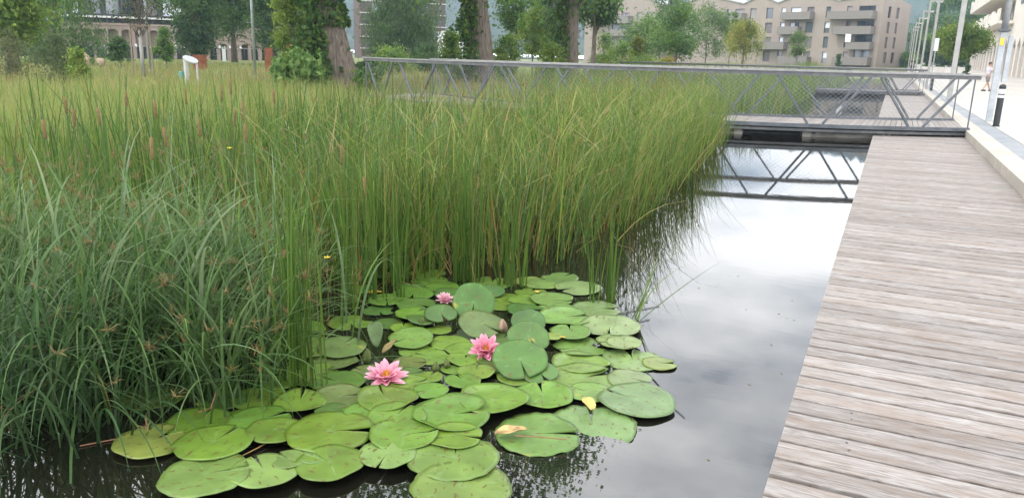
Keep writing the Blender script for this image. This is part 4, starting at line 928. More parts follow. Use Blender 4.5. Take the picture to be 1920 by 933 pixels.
# 1 upright bulrushes along the channel: clumps that splay out from their root
def clumps(ncl, per, cx, cy, sp, hc, tc, hlo=.68, w=.0105, cols=None, wts=None, lean=.10, kap=.30, **kw):
    i = np.repeat(np.arange(ncl), per); n = len(i); ox, oy = rng.normal(size=n), rng.normal(size=n)
    x, y = cx[i]+ox*sp, cy[i]+oy*sp; x = np.minimum(x, edge(y)+.12)
    g = rushes(x, y, hc[i]*hlo, hc[i]*1.06, w, cols, wts, lean+.07*np.hypot(ox, oy), kap, az=np.arctan2(oy, ox)+rng.normal(0, .8, n), **kw)
    K1 = len(g[0])//n
    return (g[0], g[1], np.clip(g[2]*np.repeat(tc[i], K1, 0), 0, 1))
def tints(n, a=.72, b=1.28): return U(n, a, b)[:, None]*np.stack([U(n, .85, 1.18), np.ones(n), U(n, .8, 1.15)], 1)
nc = 205; cy_ = 4.7+13.8*rng.uniform(0, 1, nc)**1.12; cx_ = edge(cy_)-.02-np.abs(rng.normal(0, .16, nc))-rng.uniform(0, 1, nc)**.85*np.clip(1.3+.16*(cy_-4.5), 1.3, 2.9)
h = clumps(nc, 40, cx_, cy_, .13, U(nc, .66, 1.12)*1.58*np.clip(.78+.035*(cy_-4.5), .78, 1), tints(nc))
nc = 170; cy_ = 5+13*rng.uniform(0, 1, nc); cx_ = edge(cy_)-.1-rng.uniform(0, 3, nc)        # clumps gone to straw
h3 = clumps(nc, 9, cx_, cy_, .2, U(nc, .9, 1.4), tints(nc), cols=STRAW+YEL, wts=[2, 1, 1, 2, 2], lean=.25, kap=.8)
# leaning outermost stems at the water's edge
n = 520; y2 = 5.8+12.4*rng.uniform(0, 1, n); x2 = edge(y2)+rng.uniform(-.15, .22, n)
h2 = rushes(x2, y2, .9, 1.6, .009, lean=.2, kap=.45, az=rng.normal(RIGHT+.2, .9, n))
nq = 5200; yq = 4.8+13.6*rng.uniform(0, 1, nq); xq = edge(yq)+.1-rng.uniform(0, 1, nq)**1.3*2.8; cq = mixcol(nq, GREEN+YEL+STRAW, [3, 4, 1, 4, 4, 3, 1.5, 1.2, .6])
cross = blade_geo(np.stack([xq, yq, rng.uniform(.35, 1.15, nq)], 1), U(nq, .22, .6), U(nq, .005, .009), U(nq, 0, 6.283), U(nq, .25, 1.2), U(nq, 0, 1.2), cq, cq*1.1, 4)
plant('bulrushes', [h, h2, h3, cross], 'dense upright green bulrushes along the left of the water')
# dead and broken straw at the foot of the reeds
n = 900; y = 4+11*rng.uniform(0, 1, n)**1.6; x = edge(y)-rng.uniform(0, 1.4, n)
plant('dead_stalks', [rushes(x, y, .35, 1.0, .008, STRAW+[(.20, .11, .05)], [3, 2, 2], .5, 1.1)], 'straw coloured dead stalks at the foot of the reeds')
# 2 yellow-green mixed sedge and cattail bed behind, to the left
nc = 620; cy_ = 2.6+17*rng.uniform(0, 1, nc)**1.15; cx_ = np.minimum(edge(cy_)-.5, -3.7-.10*cy_) - rng.uniform(0, 1, nc)**1.1*(3.2+.34*cy_)
k = ~((cy_ < 4.2) & (cx_ > -5.6)); cx_, cy_ = cx_[k], cy_[k]; nc = len(cx_)
h = clumps(nc, 27, cx_, cy_, .20, U(nc, .62, 1.12)*np.where(cx_/cy_ < -.78, np.clip(1.1-.05*(edge(cy_)-cx_), .6, 1), np.clip(1.08-.085*(edge(cy_)-cx_), .32, 1)), tints(nc), .55, .010, GREEN+YEL+STRAW, [4, 5, 2, 6, 6, 3, 1.2, .7, .3], .16, .5)
nc = 90; cy_ = 5+12*rng.uniform(0, 1, nc); cx_ = edge(cy_)-.8-rng.uniform(0, 2.6, nc)
g_ = clumps(nc, 34, cx_, cy_, .16, U(nc, .8, 1.3), tints(nc), .65, .010, GREEN+YEL, [4, 4, 2, 4, 2, 2, 1])
plant('mixed_reeds', [h, g_], 'yellow-green mixed reeds and sedges behind the bulrushes')
# brown seed heads over the sedge bed
def tufts(px, py, pz, n_each=9, size=.05, cols=((.22, .15, .06), (.28, .20, .085), (.16, .12, .05))):
    b = np.repeat(np.stack([px, py, pz], 1), n_each, 0); n = len(b)
    return blade_geo(b+rng.normal(size=(n, 3))*.006, U(n, size*.5, size*1.3), U(n, .004, .009), U(n, 0, 6.283), U(n, .3, 1.6), U(n, 0, .8), mixcol(n, list(cols), [1]*len(cols)), mixcol(n, list(cols), [1]*len(cols)), 2)
n = 1500; y = 2.6+17*rng.uniform(0, 1, n)**1.2; x = np.minimum(edge(y)-.3, -3.9-.05*y) - rng.uniform(0, 1, n)*(3+.5*y)
n2 = 900; ya = 5.5+13*rng.uniform(0, 1, n2); xa = edge(ya)-.1-rng.uniform(0, 2.6, n2)
plant('seed_heads', [tufts(x, y, zbase(x, y)+U(n, .75, 1.15)*np.clip(1.1-.08*(edge(y)-x), .35, 1)), tufts(xa, ya, zbase(xa, ya)+U(n2, 1.15, 1.62), 5, .05)], 'small brown seed heads over the sedge bed')
# sparse tall cattail and iris blades over the left bed
n = 620; y = 3.6+11*rng.uniform(0, 1, n); x = edge(y)-.8-rng.uniform(0, 1, n)*(2.5+.25*y)
hf = np.clip(1.15-.075*(edge(y)-x), .5, 1); gb = rushes(x, y, 1.0*hf, 1.6*hf, .016, GREEN, [3, 2, 4, 1], .07, .22, pw=.7)
n = 420; y = 4+13*rng.uniform(0, 1, n); x = edge(y)-.3-rng.uniform(0, 1, n)*(3+.2*y); c = mixcol(n, GLAU+[(.25, .31, .21)], [2, 3, 1, 2])
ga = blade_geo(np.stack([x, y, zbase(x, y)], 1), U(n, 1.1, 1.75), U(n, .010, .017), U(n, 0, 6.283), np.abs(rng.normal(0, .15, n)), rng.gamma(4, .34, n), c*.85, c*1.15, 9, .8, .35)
plant('tall_blades', [gb, ga], 'scattered tall cattail leaves and silvery arching sedge blades over the reed bed')
nc = 105; cy_ = rng.uniform(4.2, 10.5, nc); cx_ = edge(cy_)-rng.uniform(.9, 1, nc)*rng.uniform(1.2, 6.6, nc)
plant('cattail_leaves', [clumps(nc, 11, cx_, cy_, .10, U(nc, 1.25, 1.75), tints(nc, .7, 1.1), .7, .017, GREEN, [3, 2, 4, 1], .06, .16, pw=.7)], 'upright dark green cattail leaves in loose groups over the left bed')
# 3 reeds between the two bridges and beyond
n = 9000; y = 22.8+25*rng.uniform(0, 1, n); x = edge(y)-.3-rng.uniform(0, 1, n)**1.4*9
k = np.hypot(x-BR1[0], y-BR1[1]) < 12.6; x, y = x[k], y[k]
n = 2600; y3 = 51+70*rng.uniform(0, 1, n); x3 = edge(y3)-rng.uniform(0, 6, n)
plant('far_reeds', [rushes(x, y, 1.0, 1.55, .016, K=4), rushes(x3, y3, 1.0, 1.5, .03, K=3)], 'reed bed continuing between and beyond the bridges')
# 4 meadow of tall grass left and behind
def meadow(n, r0_, r1_, azl, azr, hmin, hmax, w, cols, wts, K=3, dens=1.0):
    u = rng.uniform(0, 1, n); r = r0_*(r1_/r0_)**u; az = rad(1)*U(n, azl, azr)
    x, y = r*np.sin(az), r*np.cos(az); k = (x < -8.6-.10*np.clip(y-20, 0, 25)) & ~((x > -17.2) & (np.hypot(x-BR1[0], y-BR1[1]) > 12.9) & (np.hypot(x-BR1[0], y-BR1[1]) < 16.6) & (y > 18))
    x, y, r = x[k], y[k], r[k]; n = len(x); sc = np.clip(r/16, 1, 4.5)
    patch = np.sin(x*.35+y*.21)+np.sin(y*.43-x*.17+2)+.6*np.sin(x*1.3+y*1.1)
    c = mixcol(n, cols, wts); tan = np.array([.43, .345, .15]); f = np.clip((patch-.5)*.55, 0, .75)[:, None]*rng.uniform(.3, 1, (n, 1)); c = c*(1-f)+tan*f
    return blade_geo(np.stack([x, y, ground_z(x, y)-.03], 1), U(n, hmin, hmax), U(n, .7, 1.3)*w*sc, U(n, 0, 6.283), np.abs(rng.normal(0, .25, n)), rng.gamma(1.4, .35, n), c, c*1.05+.01, K)
MCOL = [(.23, .30, .06), (.29, .34, .075), (.34, .34, .10), (.17, .25, .055), (.40, .34, .15)]
plant('meadow_grass', [meadow(15000, 8.5, 30, -66, -38, .4, .85, .009, [(.20, .29, .06), (.28, .33, .08), (.15, .24, .05), (.38, .31, .13)], [3, 3, 2, 1.2]), meadow(62000, 9.5, 95, -66, -14, .12, .40, .010, MCOL, [4, 4, 2, 3, 1.2]), meadow(11000, 9.5, 60, -66, -22, .4, .9, .008, [(.36, .27, .12), (.30, .22, .10), (.25, .29, .09)], [2, 1, 1])], 'pale green and tan wildflower meadow grass')

# individual things at the water's edge
def clump(px, py, n, label, hmin=1.0, hmax=1.55, spread=.06, cat='bulrush', **kw):
    b = W(px, py); x = b[0]+rng.normal(size=n)*spread; y = b[1]+rng.normal(size=n)*spread*.8
    return plant('bulrush_clump', [rushes(x, y, hmin, hmax, kw.pop('w', .0095), zb=-.1, **kw)], label, cat=cat, loc=(b[0], b[1], 0), group='separate bulrush clumps standing among the lily pads')
lc = dict(cols=[(.085, .165, .03), (.11, .185, .04), (.06, .13, .03), (.28, .22, .09)], wts=[4, 3, 3, .7], lean=.05, kap=.12)
clump(572, 725, 40, 'upright bulrush clump rising through the pads left of the lowest pink flower', 1.0, 1.5, .055, **lc)
clump(548, 690, 16, 'thin bulrush clump just left of the densest stems among the left pads', .9, 1.4, .04, **lc)
clump(648, 580, 34, 'bulrush clump on dark open water above the notched solitary pad', .9, 1.4, .05, **lc)
clump(690, 566, 26, 'bulrush clump beside the floating yellow leaf', .9, 1.35, .05, **lc)
clump(742, 530, 34, 'bulrush clump at the back edge of the pads near the shimmering gap', 1.0, 1.4, .05, **lc)
clump(878, 528, 60, 'dense bulrush clump behind the large standing lily leaf', .9, 1.4, .06, **lc)
clump(958, 535, 46, 'flared bulrush clump with straw stems at the back right of the pads', .8, 1.3, .06, **{**lc, 'lean': .16, 'kap': .25})
clump(1112, 566, 12, 'small bulrush clump by the round pads at the back right edge', .5, 1.0, .03, **lc)
clump(1141, 566, 10, 'single thick bulrush stalk clump standing in open water', .55, .95, .012, **{**lc, 'w': .014})
clump(1180, 600, 7, 'few thin stems leaning right over the open water beside the rightmost pads', .35, .85, .03, lean=.5, kap=.5, az=rng.normal(RIGHT+.3, .35, 7))
clump(735, 560, 14, 'thin rush clump between the yellow leaf and the back pads', .7, 1.2, .05, **lc)
def sedge(px, py, n, label, spread=.22, lmin=.9, lmax=1.5, azc=None, azs=3, th=.2, kap=1.35, w=.0125, cols=GLAU+[(.07, .13, .035), (.10, .17, .05)], wts=(3, 1.6, 3, 2.5, 2), tuft=26):
    n = int(n*.78); b = W(px, py); x = b[0]+rng.normal(size=n)*spread; y = b[1]+rng.normal(size=n)*spread*.7; c = mixcol(n, cols, wts, .2)
    az = U(n, -math.pi, math.pi) if azc is None else rng.normal(azc, azs, n)
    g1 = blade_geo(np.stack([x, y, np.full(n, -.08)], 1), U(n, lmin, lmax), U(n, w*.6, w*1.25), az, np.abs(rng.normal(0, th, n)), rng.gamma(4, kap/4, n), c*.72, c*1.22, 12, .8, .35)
    i = rng.choice(n, tuft); Pm = g1[3]; tp = Pm[i, 9]
    gs = [g1[:3]]
    if tuft: gs.append(tufts(tp[:, 0], tp[:, 1], tp[:, 2]+.05, 8, .055)[:3])
    return plant('sedge_tussock', gs, label, cat='sedge', loc=(b[0], b[1], 0), group='arching sedge tussocks at the lower left')
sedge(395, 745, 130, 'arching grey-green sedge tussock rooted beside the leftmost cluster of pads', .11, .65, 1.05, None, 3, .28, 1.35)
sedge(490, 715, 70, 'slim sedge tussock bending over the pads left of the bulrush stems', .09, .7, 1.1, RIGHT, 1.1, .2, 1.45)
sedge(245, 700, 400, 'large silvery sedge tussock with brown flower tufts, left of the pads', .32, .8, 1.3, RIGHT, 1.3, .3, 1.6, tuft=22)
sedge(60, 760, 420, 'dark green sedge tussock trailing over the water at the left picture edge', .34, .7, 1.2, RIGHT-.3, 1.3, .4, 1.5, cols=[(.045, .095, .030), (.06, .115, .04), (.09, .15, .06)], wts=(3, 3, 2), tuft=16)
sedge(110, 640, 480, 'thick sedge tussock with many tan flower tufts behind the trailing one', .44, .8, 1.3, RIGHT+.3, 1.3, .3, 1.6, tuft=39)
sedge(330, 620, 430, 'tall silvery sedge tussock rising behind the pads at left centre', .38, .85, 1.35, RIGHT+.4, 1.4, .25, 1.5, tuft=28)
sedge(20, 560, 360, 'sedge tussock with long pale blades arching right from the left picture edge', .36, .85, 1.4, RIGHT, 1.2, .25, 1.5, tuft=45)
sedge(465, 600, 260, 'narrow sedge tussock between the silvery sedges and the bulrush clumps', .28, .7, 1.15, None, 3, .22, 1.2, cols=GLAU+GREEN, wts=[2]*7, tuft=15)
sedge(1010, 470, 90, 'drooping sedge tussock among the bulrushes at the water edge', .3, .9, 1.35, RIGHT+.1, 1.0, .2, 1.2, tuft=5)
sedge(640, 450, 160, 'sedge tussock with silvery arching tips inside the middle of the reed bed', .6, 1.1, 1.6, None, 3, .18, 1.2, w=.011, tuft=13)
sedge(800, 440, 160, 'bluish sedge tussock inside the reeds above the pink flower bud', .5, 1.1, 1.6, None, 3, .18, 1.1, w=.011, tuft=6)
# hero blades: long pale arcs over the sedge
n = 46; bx = np.array([W(px_, py_) for px_, py_ in zip(U(n, 20, 470), U(n, 580, 740))]); c = mixcol(n, [(.16, .235, .10), (.21, .28, .14), (.11, .18, .06)], [2, 2, 1])
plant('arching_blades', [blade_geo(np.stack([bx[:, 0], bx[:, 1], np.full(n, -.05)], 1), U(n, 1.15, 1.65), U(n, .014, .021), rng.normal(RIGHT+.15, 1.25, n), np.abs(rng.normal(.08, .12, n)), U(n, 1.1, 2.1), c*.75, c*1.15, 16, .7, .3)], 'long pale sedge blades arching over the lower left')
n = 150; yb = np.concatenate([rng.uniform(2.0, 6.5, 100), rng.uniform(6, 15, 50)]); xb = np.where(rng.uniform(size=n) < .6, edge(yb)+np.abs(rng.normal(0, .45, n)), rng.uniform(-2.4, -.35, n)); m = MB()
for q in range(n):
    a = rng.uniform(0, 6.28); l_ = rng.uniform(.004, .016); m.box((xb[q], yb[q], .0015), (l_, rng.uniform(.003, .006), .002), ((math.cos(a), math.sin(a), 0), (-math.sin(a), math.cos(a), 0), (0, 0, 1)))
tag(m.build('floating_bits', noisy('plant_debris', (.10, .08, .04), (.32, .28, .16), 30, .8)), 'tiny bits of plant debris floating on the water', kind='stuff')
# trailing blades low over the water in the corner
n = 130; b = np.stack([rng.uniform(-4.6, -3.1, n), rng.uniform(1.55, 2.5, n), np.full(n, -.02)], 1); c = mixcol(n, [(.05, .10, .035), (.09, .14, .07), (.25, .17, .07)], [3, 2, 1])
plant('trailing_blades', [blade_geo(b, U(n, .4, .95), U(n, .006, .012), U(n, 0, 6.283), U(n, .6, 1.25), U(n, .1, .6), c, c*1.1, 8)], 'loose sedge blades trailing low over the dark water')
# cattails with brown spikes
cat_px = [(200,218,7.4),(223,184,8.2),(293,203,7.6),(353,179,8.2),(406,174,8.0),(451,208,7.2),(134,218,7.6),(125,196,8.2),(279,278,5.8),(415,220,7.4),(384,239,6.8),(428,162,8.6),(96,240,7.0),(470,250,6.6),(525,180,8.2),(640,290,6.2),(700,350,5.8),(330,255,6.6)]
proto = None
for (px, py, d) in cat_px:
    p = D(px, py, d); root = (p[0], p[1], 0.0)
    if proto is None:
        n = 7; az = U(n, 0, 6.283); c = mixcol(n, GREEN, [1]*4)
        proto = thing('cattail', 'cattail with a brown spike standing in the sedge bed at left', 'cattail', root, 'cattails with brown spikes')
        g_ = blade_geo(np.stack([rng.normal(size=n)*.02, rng.normal(size=n)*.02, np.zeros(n)], 1), U(n, 1.1, 1.75), U(n, .009, .014), az, U(n, .02, .10), U(n, .05, .4), c, c, 6)
        link_mesh('leaves', mesh_np('leaves', *g_[:3], True), M_BLADE, proto)
        m = MB(); m.tube([(root[0], root[1], 0), (root[0], root[1], 1.42)], .005, 5); st_ = m.build('stem', mat('cattail_stem', (.10, .15, .04), .6), proto)
        m = MB(); m.tube([(root[0], root[1], 1.13), (root[0], root[1], 1.145), (root[0], root[1], 1.27), (root[0], root[1], 1.285)], [.006, .0125, .0125, .005], 8); m.build('spike', M_HUSK, proto, smooth=True)
        r_ = proto
    else:
        r_ = proto.copy(); COL.objects.link(r_); 
        for ch in proto.children:
            c_ = ch.copy(); COL.objects.link(c_); c_.parent = r_
    r_.location = (p[0], p[1], p[2]-1.21); r_.rotation_euler = (rng.normal()*.04, rng.normal()*.04, rng.uniform(0, 6))
# small yellow flowers
def yflower(px, py, d, label):
    p = D(px, py, d); t = thing('yellow_flower', label, 'flower', tuple(p)); m = MB(); m.tube([(p[0], p[1], max(0, p[2]-.6)), tuple(p)], .003, 4); m.build('stem', mat('flower_stem', (.10, .16, .04), .6), t)
    m = MB()
    for k in range(6):
        a = k*1.047; d1 = np.array([math.cos(a), math.sin(a), .45]); d2 = np.array([-math.sin(a), math.cos(a), 0]); m.add([p, p+d1*.014+d2*.008, p+d1*.026, p+d1*.014-d2*.008], [(0, 1, 2, 3)])
    m.build('petals', mat('yellow_petal', (.75, .55, .02), .5), t, fix=False)
yflower(613, 484, 4.9, 'small yellow flower low in the reeds above the lily pads'); yflower(430, 279, 6.4, 'small yellow flower among the sedges at left')

# ------------------------------------------------------------------ water lilies
def pad_mat():
    m = bpy.data.materials.new('lily_pad'); m.use_nodes = True; t = m.node_tree; b = t.nodes['Principled BSDF']; l = t.links.new
    oi = N(t, 'ShaderNodeObjectInfo'); tcn = N(t, 'ShaderNodeTexCoord'); at = N(t, 'ShaderNodeAttribute'); at.attribute_name = 'Vein'
    ad = N(t, 'ShaderNodeVectorMath', operation='ADD'); cb = N(t, 'ShaderNodeCombineXYZ'); ml = N(t, 'ShaderNodeMath', operation='MULTIPLY'); ml.inputs[1].default_value = 50
    l(oi.outputs['Random'], ml.inputs[0]); l(ml.outputs[0], cb.inputs[0]); l(ml.outputs[0], cb.inputs[1]); l(tcn.outputs['Object'], ad.inputs[0]); l(cb.outputs[0], ad.inputs[1])
    nz = N(t, 'ShaderNodeTexNoise'); nz.inputs['Scale'].default_value = 7; nz.inputs['Detail'].default_value = 6; l(ad.outputs[0], nz.inputs['Vector'])
    mr = N(t, 'ShaderNodeMapRange'); mr.inputs[1].default_value = .3; mr.inputs[2].default_value = .7; mr.inputs[3].default_value = .78; mr.inputs[4].default_value = 1.2; l(nz.outputs['Fac'], mr.inputs[0])
    sc_ = N(t, 'ShaderNodeVectorMath', operation='SCALE'); l(oi.outputs['Color'], sc_.inputs[0]); l(mr.outputs[0], sc_.inputs['Scale'])
    v = N(t, 'ShaderNodeMix'); v.data_type = 'RGBA'; v.inputs[7].default_value = (.19, .30, .12, 1); l(sc_.outputs[0], v.inputs[6])
    vf = N(t, 'ShaderNodeMath', operation='MULTIPLY'); vf.inputs[1].default_value = .6; l(at.outputs['Fac'], vf.inputs[0]); l(vf.outputs[0], v.inputs[0])
    mp2 = N(t, 'ShaderNodeMapping'); mp2.inputs['Scale'].default_value = (1, 2.2, 1); l(ad.outputs[0], mp2.inputs[0])
    n2_ = N(t, 'ShaderNodeTexNoise'); n2_.inputs['Scale'].default_value = 21; n2_.inputs['Detail'].default_value = 3; l(mp2.outputs[0], n2_.inputs['Vector'])
    r2_ = N(t, 'ShaderNodeValToRGB'); r2_.color_ramp.elements[0].position = .615; r2_.color_ramp.elements[1].position = .645; l(n2_.outputs['Fac'], r2_.inputs[0])
    sp = N(t, 'ShaderNodeMix'); sp.data_type = 'RGBA'; sp.inputs[7].default_value = (.10, .085, .02, 1); l(v.outputs[2], sp.inputs[6]); l(r2_.outputs[0], sp.inputs[0])
    # yellowing patches with a shape of their own
    n3_ = N(t, 'ShaderNodeTexNoise'); n3_.inputs['Scale'].default_value = 4.5; n3_.inputs['Detail'].default_value = 2; l(ad.outputs[0], n3_.inputs['Vector'])
    r3_ = N(t, 'ShaderNodeValToRGB'); r3_.color_ramp.elements[0].position = .70; r3_.color_ramp.elements[1].position = .78; l(n3_.outputs['Fac'], r3_.inputs[0])
    s3 = N(t, 'ShaderNodeMix'); s3.data_type = 'RGBA'; s3.inputs[7].default_value = (.32, .30, .05, 1); l(sp.outputs[2], s3.inputs[6]); l(r3_.outputs[0], s3.inputs[0])
    l(s3.outputs[2], b.inputs['Base Color']); b.inputs['Roughness'].default_value = .36; b.inputs['Specular IOR Level'].default_value = .38
    ba = N(t, 'ShaderNodeMath', operation='MULTIPLY_ADD'); ba.inputs[1].default_value = -.5; l(at.outputs['Fac'], ba.inputs[0]); l(nz.outputs['Fac'], ba.inputs[2])
    bp = N(t, 'ShaderNodeBump'); bp.inputs['Strength'].default_value = .4; bp.inputs['Distance'].default_value = .006; l(ba.outputs[0], bp.inputs['Height']); l(bp.outputs[0], b.inputs['Normal'])
    return m
M_PAD = pad_mat()
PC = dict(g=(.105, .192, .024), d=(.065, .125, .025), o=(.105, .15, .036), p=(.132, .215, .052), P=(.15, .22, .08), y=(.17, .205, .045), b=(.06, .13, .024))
def pad_mesh(R, notch=.16, wave=.0, cup=0.0, dome=0.0, elong=1.0, wedge=.0):
    nA, nR = 56, 8; vs, vein = [], []; ph = rng.uniform(0, 6.28, 4); nv = rng.integers(9, 13)
    for j in range(nR+1):
        f = j/nR
        for i in range(nA+1):
            s_ = i/nA; a = notch*(.15+.85*f) + (2*math.pi-2*notch*(.15+.85*f))*s_
            edgew = 1+.025*math.sin(3*a+ph[0])+.015*math.sin(7*a+ph[1])+wave*.007*math.sin(23*a+ph[2])+ wave*.005*math.sin(13*a+ph[3])
            lob = 1-.06*math.exp(-((s_*nA)/3)**2)-.06*math.exp(-(((1-s_)*nA)/3)**2)
            r_ = R*f*(1+(edgew*lob-1)*f)
            z_ = R*(cup*.16*max(0, f-.72)**1*3.2*(.6+.5*math.sin(a*2+ph[0])) + wave*.012*math.sin(14*a+ph[2]+.8*math.sin(3*a+ph[3]))*f**4 + (.016*math.sin(2*a+ph[1])+.012*math.sin(5*a+ph[3]))*f*f + dome*(f*f)*.12*math.cos(2*(a-math.pi)))
            if s_ < .08 or s_ > .92: z_ += R*.012*f*(1 if s_ < .5 else -.2)
            vs.append((r_*math.cos(a)*elong, r_*math.sin(a), z_))
            va = abs(math.sin(a*nv/2+.15*math.sin(a*5+f*3))); vein.append(max(0, 1-va/(.035+.10/(f*7+.6)))*(1-.55*f) + max(0, .8-f*7)*.7)
    fs = []; w = nA+1
    for j in range(nR):
        for i in range(nA): fs.append((j*w+i, j*w+i+1, (j+1)*w+i+1, (j+1)*w+i))
    nb = len(vs); th = .0026
    vs2 = [(x*.992, y*.992, z-th) for x, y, z in vs]; fs2 = [tuple(nb+i for i in f[::-1]) for f in fs]
    rim = [(nR*w+i, nb+nR*w+i, nb+nR*w+i+1, nR*w+i+1) for i in range(nA)] + [(j*w, (j+1)*w, nb+(j+1)*w, nb+j*w) for j in range(nR)] + [(j*w+nA, nb+j*w+nA, nb+(j+1)*w+nA, (j+1)*w+nA) for j in range(nR)]
    me = mesh_np('lily_pad', vs+vs2, [f[::-1] for f in fs]+[f[::-1] for f in fs2]+rim, None, True)
    a_ = me.attributes.new('Vein', 'FLOAT', 'POINT'); a_.data.foreach_set('value', np.array(vein+[0]*nb, np.float32)); return me
def imgdir(px, py, deg):     # world heading of an image-plane direction (0 right, 90 away) on the water
    c = W(px, py); q = W(px+8*math.cos(rad(deg)), py-4*math.sin(rad(deg))); return math.atan2(q[1]-c[1], q[0]-c[0])
